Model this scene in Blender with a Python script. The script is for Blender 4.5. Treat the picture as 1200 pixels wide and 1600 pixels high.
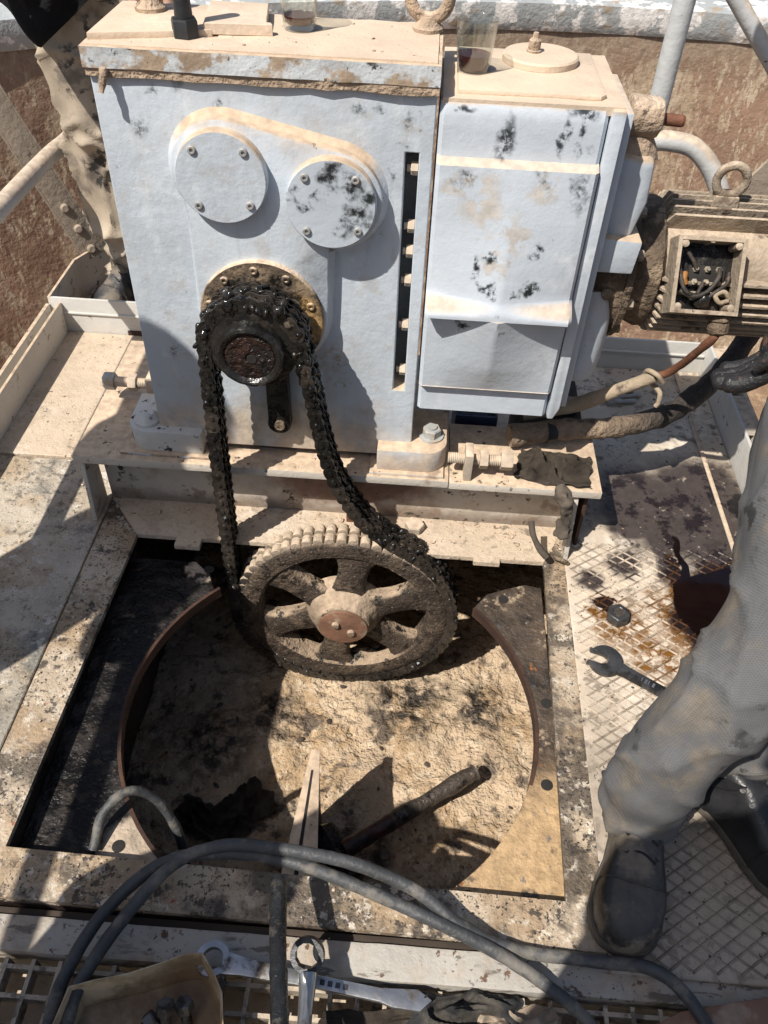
import bpy, bmesh, math, random
from mathutils import Vector, Matrix, noise
random.seed(7)
S = bpy.context.scene
for o in list(bpy.data.objects): bpy.data.objects.remove(o)
COL = S.collection
PI = math.pi
# ------------------------------------------------------------------ camera
cam = bpy.data.cameras.new('camera'); co = bpy.data.objects.new('camera', cam); COL.objects.link(co)
cam.sensor_fit = 'VERTICAL'; cam.sensor_height = 24.0; cam.lens = 24.0 * 1282.8 / 1600.0
cam.clip_start = 0.02; cam.clip_end = 500
_c = dict(right=(0.9968, 0.0629, 0.0344), down=(0.0688, -0.6986, -0.7115), fwd=(-0.0202, 0.7120, -0.7022))
R_ = Vector(_c['right']); F_ = Vector(_c['fwd'])
F_.normalize(); R_ = (R_ - F_ * R_.dot(F_)).normalized(); U_ = R_.cross(F_)
m = Matrix((R_, U_, -F_)).transposed().to_4x4(); m.translation = Vector((0, 0, 1.4))
co.matrix_world = m
S.camera = co
# ------------------------------------------------------------------ light
SUN = Vector((0.50, 0.54, -1.0)).normalized()
w = bpy.data.worlds.new('World'); S.world = w; w.use_nodes = True
nt = w.node_tree; bg = nt.nodes['Background']; sky = nt.nodes.new('ShaderNodeTexSky')
sky.sky_type = 'NISHITA'; sky.sun_disc = False
sky.sun_elevation = math.asin(-SUN.z); sky.sun_rotation = math.atan2(-SUN.x, -SUN.y) % (2 * PI)
sky.dust_density = 2.0
nt.links.new(sky.outputs[0], bg.inputs[0]); bg.inputs[1].default_value = 0.076
sl = bpy.data.lights.new('sun', 'SUN'); sl.energy = 4.6; sl.angle = math.radians(0.55); sl.color = (1.0, 0.94, 0.85)
so = bpy.data.objects.new('sun', sl); COL.objects.link(so)
so.rotation_euler = SUN.to_track_quat('-Z', 'Y').to_euler(); so.location = (-3, -3, 6)
S.view_settings.view_transform = 'Standard'; S.view_settings.look = 'None'
S.view_settings.exposure = 0.35; S.view_settings.gamma = 1.0
S.cycles.max_bounces = 14; S.cycles.diffuse_bounces = 3; S.cycles.glossy_bounces = 3; S.cycles.transmission_bounces = 14
S.cycles.caustics_reflective = False; S.cycles.caustics_refractive = False

# ------------------------------------------------------------------ materials
class NT:
    def __init__(s, name):
        s.m = bpy.data.materials.new(name); s.m.use_nodes = True; s.t = s.m.node_tree
        s.b = s.t.nodes['Principled BSDF']
        g = s.t.nodes.new('ShaderNodeNewGeometry'); s.pos = g.outputs['Position']; s.nor = g.outputs['Normal']
        s.n = 0
    def node(s, k, **kw):
        n = s.t.nodes.new(k)
        for a, v in kw.items(): setattr(n, a, v)
        return n
    def link(s, a, b): s.t.links.new(a, b)
    def math(s, op, a, b=None, clamp=False):
        n = s.node('ShaderNodeMath', operation=op, use_clamp=clamp)
        for i, v in enumerate((a, b)):
            if v is None: continue
            if isinstance(v, (int, float)): n.inputs[i].default_value = v
            else: s.link(v, n.inputs[i])
        return n.outputs[0]
    def noise(s, scale, detail=6, rough=0.6, dist=0.0, stretch=None, off=0.0):
        n = s.node('ShaderNodeTexNoise'); n.inputs['Scale'].default_value = scale
        n.inputs['Detail'].default_value = detail; n.inputs['Roughness'].default_value = rough
        n.inputs['Distortion'].default_value = dist
        mp = s.node('ShaderNodeMapping'); s.link(s.pos, mp.inputs[0])
        if stretch: mp.inputs['Scale'].default_value = stretch
        s.n += 1; mp.inputs['Location'].default_value = (off + 3.7 * s.n, 1.3 * s.n, 2.1 * s.n)
        s.link(mp.outputs[0], n.inputs['Vector'])
        return n
    def ramp(s, v, lo, hi):
        n = s.node('ShaderNodeMapRange', interpolation_type='SMOOTHSTEP'); s.link(v, n.inputs[0])
        n.inputs[1].default_value = lo; n.inputs[2].default_value = hi
        return n.outputs[0]
    def mix(s, f, a, b):
        n = s.node('ShaderNodeMix', data_type='RGBA'); 
        if isinstance(f, (int, float)): n.inputs[0].default_value = f
        else: s.link(f, n.inputs[0])
        for i, v in ((6, a), (7, b)):
            if isinstance(v, tuple): n.inputs[i].default_value = (*v[:3], 1)
            else: s.link(v, n.inputs[i])
        return n.outputs[2]
    def mixf(s, f, a, b):
        n = s.node('ShaderNodeMix', data_type='FLOAT'); s.link(f, n.inputs[0])
        for i, v in ((2, a), (3, b)):
            if isinstance(v, (int, float)): n.inputs[i].default_value = v
            else: s.link(v, n.inputs[i])
        return n.outputs[0]
    def spots(s, lst, distort=0.02, nscale=40, soft=0.6):
        nz = s.noise(nscale, 3, 0.65)
        v = s.node('ShaderNodeVectorMath', operation='SUBTRACT'); s.link(nz.outputs['Color'], v.inputs[0]); v.inputs[1].default_value = (.5, .5, .5)
        v2 = s.node('ShaderNodeVectorMath', operation='SCALE'); s.link(v.outputs[0], v2.inputs[0]); v2.inputs['Scale'].default_value = distort * 2
        v3 = s.node('ShaderNodeVectorMath', operation='ADD'); s.link(v2.outputs[0], v3.inputs[0]); s.link(s.pos, v3.inputs[1])
        acc = None
        for sp in lst:
            x, y, z, r = sp[:4]; sc = sp[4] if len(sp) > 4 else (1, 1, 1)
            d = s.node('ShaderNodeVectorMath', operation='SUBTRACT'); s.link(v3.outputs[0], d.inputs[0]); d.inputs[1].default_value = (x, y, z)
            q = s.node('ShaderNodeVectorMath', operation='MULTIPLY'); s.link(d.outputs[0], q.inputs[0]); q.inputs[1].default_value = sc
            l = s.node('ShaderNodeVectorMath', operation='LENGTH'); s.link(q.outputs[0], l.inputs[0])
            mr = s.node('ShaderNodeMapRange', interpolation_type='SMOOTHSTEP'); s.link(l.outputs['Value'], mr.inputs[0])
            mr.inputs[1].default_value = r; mr.inputs[2].default_value = r * (1 - soft); 
            acc = mr.outputs[0] if acc is None else s.math('MAXIMUM', acc, mr.outputs[0])
        return acc

def mat(name, base, var=0.15, vscale=6, rough=0.6, metal=0.0, layers=(), bumps=((60, 0.25, 0.002),), spec=0.5, coat=0.0):
    t = NT(name); b = t.b
    nz = t.noise(vscale, 5)
    dark = tuple(c * (1 - var * 1.6) for c in base); lite = tuple(min(1, c * (1 + var)) for c in base)
    col = t.mix(t.ramp(nz.outputs[0], 0.3, 0.7), dark, lite)
    rg = None
    for L in layers:
        k = L['k']
        if k == 'noise':
            n = t.noise(L.get('s', 8), L.get('d', 5), L.get('r', 0.65), L.get('dist', 0.0), L.get('st'), L.get('off', 0))
            f = t.ramp(n.outputs[0], L['lo'], L['hi'])
        elif k == 'up':
            sp = t.node('ShaderNodeSeparateXYZ'); t.link(t.nor, sp.inputs[0])
            n = t.noise(L.get('s', 14), 4, 0.65)
            h = t.math('ADD', sp.outputs[2], t.math('MULTIPLY', t.math('SUBTRACT', n.outputs[0], 0.5), L.get('brk', 0.8)))
            f = t.ramp(h, L.get('lo', 0.35), L.get('hi', 0.75))
        elif k == 'spots':
            f = t.spots(L['p'], L.get('dis', 0.02), L.get('ns', 40), L.get('soft', 0.6))
            if 'lo' in L:
                n = t.noise(L.get('s', 60), 4, 0.7)
                f = t.math('MULTIPLY', f, t.ramp(n.outputs[0], L['lo'], L['hi']))
        elif k == 'zgrad':
            sp = t.node('ShaderNodeSeparateXYZ'); t.link(t.pos, sp.inputs[0])
            n = t.noise(L.get('s', 14), 4, 0.65)
            h = t.math('ADD', sp.outputs[L.get('ax', 2)], t.math('MULTIPLY', t.math('SUBTRACT', n.outputs[0], 0.5), L.get('brk', 0.2)))
            f = t.ramp(h, L['lo'], L['hi'])
        if 'mask' in L:
            mk = L['mask']; n = t.noise(mk[0], 4, 0.65); f = t.math('MULTIPLY', f, t.ramp(n.outputs[0], mk[1], mk[2]))
        if 'a' in L: f = t.math('MULTIPLY', f, L['a'])
        c = L['c']
        cv = t.mix(t.ramp(t.noise(L.get('cs', 45), 3).outputs[0], 0.3, 0.7), tuple(x * 0.78 for x in c), tuple(min(1, x * 1.15) for x in c))
        col = t.mix(f, col, cv)
        if 'rg' in L: rg = t.mixf(f, rough if rg is None else rg, L['rg'])
    t.link(col, b.inputs['Base Color'])
    if rg is None: b.inputs['Roughness'].default_value = rough
    else: t.link(rg, b.inputs['Roughness'])
    b.inputs['Metallic'].default_value = metal; b.inputs['Specular IOR Level'].default_value = spec
    b.inputs['Coat Weight'].default_value = coat
    prev = None
    for sc, st, di in bumps:
        n = t.noise(sc, 3, 0.6); bp = t.node('ShaderNodeBump'); bp.inputs['Strength'].default_value = min(1.0, st * 1.8); bp.inputs['Distance'].default_value = di * 1.5
        t.link(n.outputs[0], bp.inputs['Height'])
        if prev is not None: t.link(prev, bp.inputs['Normal'])
        prev = bp.outputs[0]
    if prev is not None: t.link(prev, b.inputs['Normal'])
    return t.m

DUST = (0.56, 0.43, 0.31); MUD = (0.33, 0.24, 0.165); BLK = (0.012, 0.012, 0.013); OIL = (0.016, 0.010, 0.007)
RUST = (0.20, 0.085, 0.04)
F0 = 1.36
gb_spots = [(-.475, 1.386, .885, .022), (-.41, 1.386, .80, .016), (-.40, 1.386, .765, .014), (-.375, 1.386, .72, .02, (1, 1, .5)),
            (-.03, 1.386, .92, .016), (-.075, 1.386, .935, .012), (-.11, 1.386, .935, .016), (-.40, 1.386, .955, .014), (-.445, 1.386, .945, .012),
            (-.055, 1.386, .83, .012, (2, 1, .6)), (-.34, 1.386, .93, .012), (-.03, 1.386, .88, .008), (-.48, 1.386, .45, .012, (1, 1, .4))]
M = {}
M['paint'] = mat('grey_blue_paint', (0.505, 0.56, 0.62), 0.07, 5, 0.55, layers=(
    dict(k='noise', s=7, lo=.52, hi=.75, c=(0.60, 0.62, 0.64), a=.5),
    dict(k='noise', s=3.2, lo=.56, hi=.8, c=(0.50, 0.45, 0.40), a=.35),
    dict(k='zgrad', lo=.36, hi=.22, brk=.35, s=9, c=DUST, a=.8, rg=.85),
    dict(k='zgrad', lo=.955, hi=.985, brk=.05, s=25, c=(.36, .28, .21), rg=.9, mask=(6, .42, .5)),
    dict(k='spots', p=[(-.29, 1.38, .30, .10, (.9, 1, 1)), (-.22, 1.38, .28, .09), (-.34, 1.38, .26, .08)], c=(.58, .49, .385), dis=.05, ns=22, soft=.8, a=.85, rg=.9),
    dict(k='noise', s=9, lo=.54, hi=.70, st=(3, 1, .35), c=(.42, .43, .44), a=.4), dict(k='noise', s=5, lo=.52, hi=.66, st=(2, 1, .6), c=(.60, .64, .68), a=.6),
    dict(k='up', c=DUST, rg=.9, lo=.2, hi=.55, brk=.5),
    dict(k='spots', p=gb_spots, c=(.04, .048, .052), dis=.016, ns=45, soft=.95, lo=.34, hi=.62, s=150, rg=.4, a=.9),
    dict(k='noise', s=38, lo=.66, hi=.70, c=(.05, .05, .05), a=.7, mask=(4, .5, .62)), dict(k='noise', s=16, lo=.56, hi=.68, c=(.40, .36, .32), a=.35),
    dict(k='spots', p=[(-.155, 1.37, .45, .05), (-.20, 1.37, .33, .05), (-.145, 1.38, .40, .03)], c=(.36, .28, .20), dis=.04, ns=40, soft=.8, lo=.45, hi=.6, s=110),
    ), bumps=((14, .16, .005), (60, .17, .0022), (200, .16, .0008)))
hz = lambda x, z, r, s=(1, 1, 1): (x, 1.345, z, r, s)
M['paint_housing'] = mat('housing_paint', (0.54, 0.595, 0.66), 0.05, 5, 0.5, layers=(
    dict(k='noise', s=9, lo=.5, hi=.72, c=(0.68, 0.71, 0.75), a=.6),
    dict(k='spots', p=[hz(.10, .80, .06), hz(.15, .75, .05, (1, 1, .7)), hz(.06, .84, .04), hz(.20, .83, .04), hz(.13, .7, .035)], c=(.50, .44, .37), dis=.05, ns=18, soft=.6, lo=.42, hi=.56, s=30, rg=.9, a=.75),
    dict(k='zgrad', lo=.945, hi=.957, brk=.02, s=25, c=DUST, a=.9),
    dict(k='up', c=DUST, rg=.9, lo=.30, hi=.85, brk=.55, a=.8),
    dict(k='spots', p=[hz(.06, .845, .03), hz(.20, .85, .028), hz(.245, .855, .022), hz(.265, .83, .04, (1.6, 1, .7)), hz(.125, .715, .016), hz(.105, .69, .018, (1.3, 1, .6)), hz(.125, .655, .018),
                       hz(.21, .73, .018), hz(.205, .66, .02), hz(.18, .645, .014), hz(.155, .62, .013), hz(.165, .575, .016), hz(.09, .575, .012), hz(.23, .74, .012), hz(.04, .80, .012), hz(.26, .78, .014)],
         c=(.02, .024, .026), dis=.028, ns=40, soft=.65, lo=.36, hi=.54, s=85, rg=.4),
    dict(k='spots', p=[(.222, 1.385, .905, .010, (1, 1, .2)), (.248, 1.385, .91, .009, (1, 1, .2)), (.245, 1.385, .948, .035, (1, 1, 2.2)), (.06, 1.385, .945, .02, (1, 1, 2)), (.13, 1.385, .90, .02, (1, 1, .4)), (.27, 1.39, .89, .012)],
         c=(.035, .042, .05), dis=.02, ns=26, soft=.7, lo=.38, hi=.55, s=60, rg=.45),
    ), bumps=((12, .14, .005), (65, .14, .0018), (210, .14, .0008)))
M['paint_dark'] = mat('slot_grey', (0.25, 0.26, 0.27), .2, 10, .7, layers=(dict(k='up', c=DUST, rg=.9),))
c2s = [(-.12, 1.338, .83, .03), (-.165, 1.338, .83, .022), (-.105, 1.338, .775, .035), (-.13, 1.338, .755, .025), (-.20, 1.338, .79, .02, (1, 1, 1.5)), (-.175, 1.338, .80, .016), (-.15, 1.338, .845, .03), (-.09, 1.338, .81, .022), (-.215, 1.338, .815, .02)]
M['paint_smear'] = mat('smeared_cover_paint', (0.505, 0.56, 0.62), 0.06, 5, 0.5, layers=(
    dict(k='spots', p=c2s, c=(.02, .023, .026), dis=.035, ns=30, soft=.7, lo=.36, hi=.58, s=45, rg=.45),
    dict(k='up', c=DUST, rg=.9, lo=.3, hi=.7)), bumps=((18, .14, .003), (90, .16, .0014)))
M['dusty_top'] = mat('dusty_top_plate', (0.60, 0.48, 0.365), .07, 7, .9, layers=(
    dict(k='noise', s=5, lo=.5, hi=.7, c=(.66, .55, .44), a=.6), dict(k='noise', s=30, lo=.68, hi=.74, c=(.22, .16, .11), a=.6)),
    bumps=((30, .3, .003), (160, .3, .001)))
M['lid_edge'] = mat('chipped_lid_paint', (0.55, 0.58, 0.60), .15, 12, .75, layers=(
    dict(k='noise', s=14, lo=.47, hi=.55, c=(.37, .28, .20), rg=.95), dict(k='noise', s=33, lo=.58, hi=.64, c=(.06, .055, .05)),
    dict(k='up', c=DUST, rg=.95, lo=.45, hi=.8, brk=.5)), bumps=((25, .25, .005), (110, .3, .0015)))
M['caked'] = mat('caked_dust', (0.40, 0.30, 0.215), .18, 14, .95, layers=(dict(k='up', c=(.55, .43, .32), lo=.4, hi=.9), dict(k='noise', s=40, lo=.62, hi=.7, c=(.12, .09, .065))), bumps=((45, .8, .008), (160, .4, .002)))
M['cream'] = mat('cream_steel', (0.60, 0.55, 0.48), .07, 4, .65, layers=(
    dict(k='noise', s=5, lo=.5, hi=.75, c=DUST, a=.7, rg=.9), dict(k='noise', s=18, lo=.64, hi=.7, c=RUST, a=.7), dict(k='up', c=DUST, rg=.9, lo=.4, hi=.8), dict(k='noise', s=42, lo=.61, hi=.64, c=(.05, .043, .038), mask=(9, .46, .56)), dict(k='noise', s=11, lo=.58, hi=.68, c=(.22, .16, .11), a=.6)), bumps=((20, .2, .003), (120, .3, .0015)))
M['grey_rail'] = mat('grey_rail_paint', (0.50, 0.51, 0.51), .08, 8, .6, layers=(dict(k='up', c=(.56, .46, .36), rg=.9, lo=.1, hi=.7), dict(k='noise', s=25, lo=.66, hi=.7, c=(.1, .08, .06))), bumps=((60, .3, .002),))
M['brace'] = mat('dusty_angle_iron', (0.27, 0.225, 0.18), .12, 8, .85, layers=(dict(k='up', c=(.36, .29, .22), rg=.9, lo=.2, hi=.7), dict(k='noise', s=20, lo=.64, hi=.7, c=(.12, .09, .07))), bumps=((60, .4, .003),))
M['white_paint'] = mat('white_toe_paint', (0.58, 0.565, 0.53), .05, 4, .6, layers=(
    dict(k='noise', s=6, lo=.5, hi=.75, c=(.56, .46, .36), a=.55, rg=.9), dict(k='noise', s=16, lo=.65, hi=.71, c=RUST, a=.8), dict(k='noise', s=40, lo=.70, hi=.73, c=(.05, .05, .05))), bumps=((30, .25, .003),))
M['deck'] = mat('dusty_deck', (0.55, 0.445, 0.335), .09, 5, .9, layers=(
    dict(k='noise', s=4, lo=.5, hi=.72, c=(.62, .54, .45), a=.7), dict(k='noise', s=30, lo=.55, hi=.62, c=(.15, .12, .09), a=.8, mask=(4, .48, .6)), dict(k='noise', s=60, lo=.54, hi=.66, c=(.42, .335, .25), a=.5), dict(k='noise', s=9, lo=.54, hi=.64, c=(.38, .30, .22), a=.5),
    dict(k='noise', s=80, lo=.62, hi=.65, c=(.03, .03, .03), a=.9, mask=(6, .44, .56))), bumps=((40, .4, .004), (180, .5, .0015)))
M['deck_worn'] = mat('worn_grimy_deck', (0.50, 0.435, 0.35), .14, 6, .75, layers=(
    dict(k='noise', s=5, lo=.46, hi=.60, c=(.37, .275, .175), a=.8), dict(k='noise', s=3.6, lo=.49, hi=.62, c=(.13, .135, .125), a=.8, rg=.5), dict(k='zgrad', ax=1, lo=1.05, hi=.65, brk=.5, s=6, c=(.15, .15, .135), a=.6),
    dict(k='noise', s=50, lo=.50, hi=.60, c=(.09, .08, .068), a=.7, mask=(6, .44, .58)), dict(k='noise', s=36, lo=.56, hi=.62, c=(.62, .575, .51), a=.8, mask=(7, .46, .58)),
    dict(k='noise', s=120, lo=.58, hi=.63, c=(.04, .04, .038), a=.8, mask=(10, .45, .55)), dict(k='noise', s=150, lo=.60, hi=.64, c=(.66, .62, .56), a=.5)), bumps=((40, .4, .004), (170, .5, .0015)))
M['deck_rim'] = mat('stained_rim_plate', (0.50, 0.405, 0.30), .12, 6, .8, layers=(
    dict(k='noise', s=8, lo=.44, hi=.58, c=(.32, .225, .135), a=.8), dict(k='noise', s=6, lo=.49, hi=.60, c=(.085, .068, .052), a=.88, rg=.5), dict(k='noise', s=45, lo=.54, hi=.60, c=(.62, .545, .45), a=.8, mask=(9, .42, .55)),
    dict(k='noise', s=55, lo=.52, hi=.58, c=(.05, .04, .033), a=.88, mask=(8, .44, .56)), dict(k='noise', s=36, lo=.70, hi=.72, c=(.4, .06, .04)), dict(k='noise', s=150, lo=.56, hi=.60, c=(.025, .022, .02), mask=(10, .42, .54))), bumps=((40, .45, .004), (170, .6, .0018)))
pud = [(.72, 1.15, 0, .13, (1, .95, 1)), (.76, 1.22, 0, .12), (.635, 1.27, 0, .03, (1.6, .35, 1)), (.46, 1.18, 0, .03)]
stain = [(.68, 1.46, 0, .21), (.60, 1.52, 0, .17), (.74, 1.40, 0, .17), (.62, 1.36, 0, .06, (1.6, .35, 1)), (.76, 1.56, 0, .18), (.52, 1.30, 0, .05), (.44, 1.24, 0, .05), (.56, 1.42, 0, .08)]
amb = [(.66, 1.15, 0, .15), (.60, 1.19, 0, .07), (.50, 1.12, 0, .10), (.56, 1.04, 0, .08), (.62, 1.0, 0, .06), (.45, 1.15, 0, .05), (.64, 1.20, 0, .09), (.66, 1.08, 0, .08)]
M['tread'] = mat('tread_plate', (0.56, 0.47, 0.37), .1, 5, .8, layers=(
    dict(k='noise', s=6, lo=.46, hi=.62, c=(.64, .57, .48), a=.8), dict(k='noise', s=30, lo=.52, hi=.62, c=(.15, .12, .09), a=.75, mask=(4, .38, .52)),
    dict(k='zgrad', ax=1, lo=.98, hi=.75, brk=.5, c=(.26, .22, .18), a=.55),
    dict(k='noise', s=70, lo=.62, hi=.66, c=(.03, .03, .03)),
    dict(k='spots', p=stain, c=(.045, .034, .032), dis=.05, ns=10, soft=.5, rg=.28, lo=.22, hi=.40, s=30, a=.96), dict(k='spots', p=stain, c=(.02, .014, .014), dis=.05, ns=20, soft=.6, rg=.12, lo=.50, hi=.60, s=16),
    dict(k='spots', p=amb, c=(.17, .075, .014), dis=.06, ns=22, soft=.65, rg=.22, lo=.38, hi=.54, s=34),
    dict(k='spots', p=pud, c=(.016, .010, .010), dis=.035, ns=16, soft=.22, rg=.12)), bumps=((60, .3, .002), (180, .3, .001)))
M['ridge'] = mat('tread_ridge', (0.52, 0.435, 0.34), .15, 8, .8, layers=(
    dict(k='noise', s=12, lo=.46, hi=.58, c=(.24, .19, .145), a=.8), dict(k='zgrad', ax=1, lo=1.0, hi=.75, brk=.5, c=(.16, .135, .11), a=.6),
    dict(k='spots', p=stain, c=(.06, .046, .04), dis=.09, ns=8, soft=.6, rg=.3),
    dict(k='spots', p=amb, c=(.15, .065, .014), dis=.07, ns=18, soft=.8, rg=.22, lo=.36, hi=.54, s=30),
    dict(k='spots', p=pud, c=(.06, .028, .012), dis=.03, ns=16, soft=.2, rg=.12)), bumps=((80, .3, .002),))
M['oilpool'] = mat('used_oil', (.007, .0036, .0035), .2, 12, .06, bumps=((14, .06, .002),))
M['mud'] = mat('dried_mud_floor', (0.52, 0.395, 0.27), .14, 7, .95, layers=(
    dict(k='noise', s=6, lo=.47, hi=.62, c=(.38, .255, .14), a=.75), dict(k='noise', s=22, lo=.50, hi=.62, c=(.60, .48, .345), a=.7),
    dict(k='noise', s=9, lo=.55, hi=.63, c=(.08, .06, .045), rg=.6, a=.9), dict(k='noise', s=48, lo=.55, hi=.63, c=(.19, .14, .095), a=.75, mask=(6, .45, .57)), dict(k='noise', s=90, lo=.65, hi=.68, c=(.035, .028, .022), a=.9),
    dict(k='spots', p=[(-.45, 1.05, -.47, .16), (-.3, 1.15, -.47, .12), (-.1, .86, -.47, .08), (-.02, .80, -.47, .10), (.05, 1.22, -.47, .16), (-.2, .72, -.47, .08), (.16, .70, -.47, .07), (.25, 1.2, -.47, .12)], c=(.03, .023, .017), dis=.06, ns=14, soft=.7, rg=.5, lo=.38, hi=.58, s=20)),
    bumps=((20, .8, .016), (60, .8, .008), (160, .5, .002)))
M['oilwall'] = mat('oily_pit_wall', (0.035, 0.024, 0.02), .3, 8, .4, layers=(dict(k='noise', s=7, lo=.5, hi=.65, c=(.014, .012, .012), rg=.2), dict(k='noise', s=20, lo=.62, hi=.7, c=(.10, .065, .045), rg=.8, a=.6)), bumps=((30, .6, .006), (120, .5, .002)))
M['oil_shade_plate'] = mat('oily_shaded_plate', (0.008, 0.007, 0.007), .3, 8, .38, spec=.3, layers=(  # black base colour holds both the oil and the shade over the left plate
    dict(k='noise', s=12, lo=.5, hi=.6, c=(.03, .026, .024), rg=.5),
    dict(k='spots', p=[(-.445, 1.24, -.05, .045), (-.42, .585, -.05, .075)], c=(.42, .34, .26), rg=.8, dis=.03, ns=30, soft=.3), dict(k='noise', s=20, lo=.54, hi=.60, c=(.045, .034, .027), rg=.8, mask=(5, .45, .58)),  # pale spots paint the two sunlit tips of the plate
    dict(k='noise', s=30, lo=.63, hi=.70, c=(.12, .09, .065), rg=.8, a=.7)), bumps=((35, .6, .006), (120, .4, .002)))
M['greaseplate'] = mat('greasy_ring_plate', (0.075, 0.056, 0.042), .3, 9, .5, layers=(
    dict(k='zgrad', ax=1, lo=.86, hi=.70, brk=.14, s=9, c=(.44, .30, .165), rg=.9),
    dict(k='spots', p=[(.33, 1.1, -.04, .03, (1, .4, 1)), (.30, .87, -.04, .05), (.22, 1.2, -.04, .04), (.27, 1.23, -.04, .045)], c=(.34, .26, .18), rg=.9, dis=.04, ns=20, lo=.50, hi=.60, s=40),
    dict(k='noise', s=12, lo=.5, hi=.62, c=(.035, .03, .028), rg=.3, mask=(4, .4, .55)), dict(k='noise', s=40, lo=.60, hi=.68, c=(.12, .13, .145), rg=.3, a=.7), dict(k='noise', s=22, lo=.66, hi=.7, c=(.25, .10, .035))), bumps=((40, .5, .005), (140, .4, .0015)))
M['rustedge'] = mat('rusty_shaded_edge', (0.06, 0.027, 0.016), .3, 14, .8, layers=(dict(k='noise', s=16, lo=.5, hi=.62, c=(.035, .022, .016)),), bumps=((50, .5, .003),))  # rust brown, darkened to stand in for shade on the left hoop
M['grease'] = mat('black_grease', (0.014, 0.013, 0.012), .3, 20, .27, layers=(dict(k='noise', s=30, lo=.52, hi=.66, c=(.03, .024, .019), rg=.5), dict(k='noise', s=60, lo=.64, hi=.7, c=(.10, .08, .06), rg=.7, a=.5)), bumps=((50, .4, .004),))
M['grease_shiny'] = mat('wet_black_grease', (0.011, 0.010, 0.010), .3, 20, .10, layers=(dict(k='noise', s=40, lo=.5, hi=.65, c=(.022, .017, .014), rg=.4),), bumps=((45, .35, .005),))
M['chain_dirty'] = mat('chain_dirt', (0.042, 0.034, 0.028), .3, 20, .38, layers=(dict(k='noise', s=35, lo=.52, hi=.66, c=(.013, .012, .012), rg=.22), dict(k='noise', s=50, lo=.60, hi=.68, c=(.12, .095, .07), rg=.85)), bumps=((60, .35, .003),))
M['wheel'] = mat('dusty_cast_iron', (0.058, 0.041, 0.029), .25, 10, .85, layers=(
    dict(k='noise', s=12, lo=.50, hi=.62, c=(.15, .108, .073), a=.6), dict(k='up', c=(.36, .27, .19), rg=.95, lo=.35, hi=.8, brk=.9), dict(k='noise', s=34, lo=.54, hi=.60, c=(.022, .018, .015), rg=.45), dict(k='noise', s=140, lo=.58, hi=.64, c=(.30, .23, .165), a=.6)), bumps=((45, .7, .006), (150, .7, .003)))
M['wheel_hub'] = mat('caked_hub', (0.26, 0.195, 0.135), .15, 14, .95, layers=(dict(k='up', c=(.42, .32, .23), lo=.2, hi=.7), dict(k='noise', s=25, lo=.6, hi=.7, c=(.08, .06, .045))), bumps=((60, .6, .004), (160, .4, .0015)))
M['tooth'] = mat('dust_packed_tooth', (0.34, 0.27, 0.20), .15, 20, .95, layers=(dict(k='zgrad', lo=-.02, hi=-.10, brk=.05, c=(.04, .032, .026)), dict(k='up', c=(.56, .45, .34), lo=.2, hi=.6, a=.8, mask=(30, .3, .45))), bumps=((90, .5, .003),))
M['rustplate'] = mat('rusty_hub_plate', (0.23, 0.12, 0.075), .2, 16, .75, layers=(dict(k='noise', s=20, lo=.52, hi=.64, c=(.33, .25, .18), rg=.95),), bumps=((60, .4, .002),))
M['bearing'] = mat('grimy_bearing_flange', (0.26, 0.19, 0.12), .2, 10, .85, layers=(
    dict(k='noise', s=14, lo=.45, hi=.57, c=(.11, .08, .055)), dict(k='noise', s=60, lo=.54, hi=.60, c=(.04, .032, .025), mask=(12, .42, .54)), dict(k='spots', p=[(-.20, 1.345, .55, .05), (-.21, 1.345, .60, .03)], c=(.45, .28, .11), dis=.03, ns=30), dict(k='spots', p=[(-.26, 1.345, .63, .03), (-.22, 1.345, .59, .035), (-.33, 1.345, .62, .03), (-.18, 1.345, .47, .04)], c=(.02, .018, .016), dis=.03, ns=40, lo=.4, hi=.5, s=50, rg=.3),
    dict(k='up', c=(.6, .47, .35), lo=.4, hi=.6)), bumps=((50, .5, .004), (150, .4, .0015)))
M['screw'] = mat('dull_screw', (0.35, 0.345, 0.34), .15, 30, .6, metal=.2, layers=(dict(k='noise', s=60, lo=.55, hi=.65, c=(.4, .34, .27)),))
M['hole_black'] = mat('hole_shade_black', (0.02, 0.018, 0.017), .2, 30, .9)  # near-black that paints the shade inside holes; also colours the terminal block
M['bolt_tan'] = mat('dusty_bolt', (0.46, 0.39, 0.31), .1, 20, .8, layers=(dict(k='up', c=(.58, .46, .35), lo=.3, hi=.7),), bumps=((120, .3, .001),))
M['bolt_grey'] = mat('dusty_grey_bolt', (0.38, 0.39, 0.38), .1, 20, .6, layers=(dict(k='noise', s=30, lo=.5, hi=.62, c=(.36, .28, .20), rg=.9),), bumps=((120, .3, .001),))
M['black_bolt'] = mat('black_oxide_bolt', (0.02, 0.022, 0.025), .2, 30, .5, bumps=((120, .3, .001),))
M['motor'] = mat('dusty_motor_iron', (0.30, 0.245, 0.185), .15, 8, .95, layers=(dict(k='up', c=(.46, .37, .28), lo=.3, hi=.8), dict(k='noise', s=12, lo=.58, hi=.68, c=(.17, .125, .09)), dict(k='noise', s=45, lo=.66, hi=.7, c=(.05, .04, .03))), bumps=((60, .5, .004), (160, .4, .0015)))
M['motor_dark'] = mat('greasy_motor_flange', (0.13, 0.095, 0.065), .25, 12, .85, layers=(dict(k='noise', s=16, lo=.5, hi=.6, c=(.25, .19, .13)), dict(k='noise', s=30, lo=.6, hi=.66, c=(.03, .025, .02), rg=.4)), bumps=((50, .8, .008), (140, .5, .003)))
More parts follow.
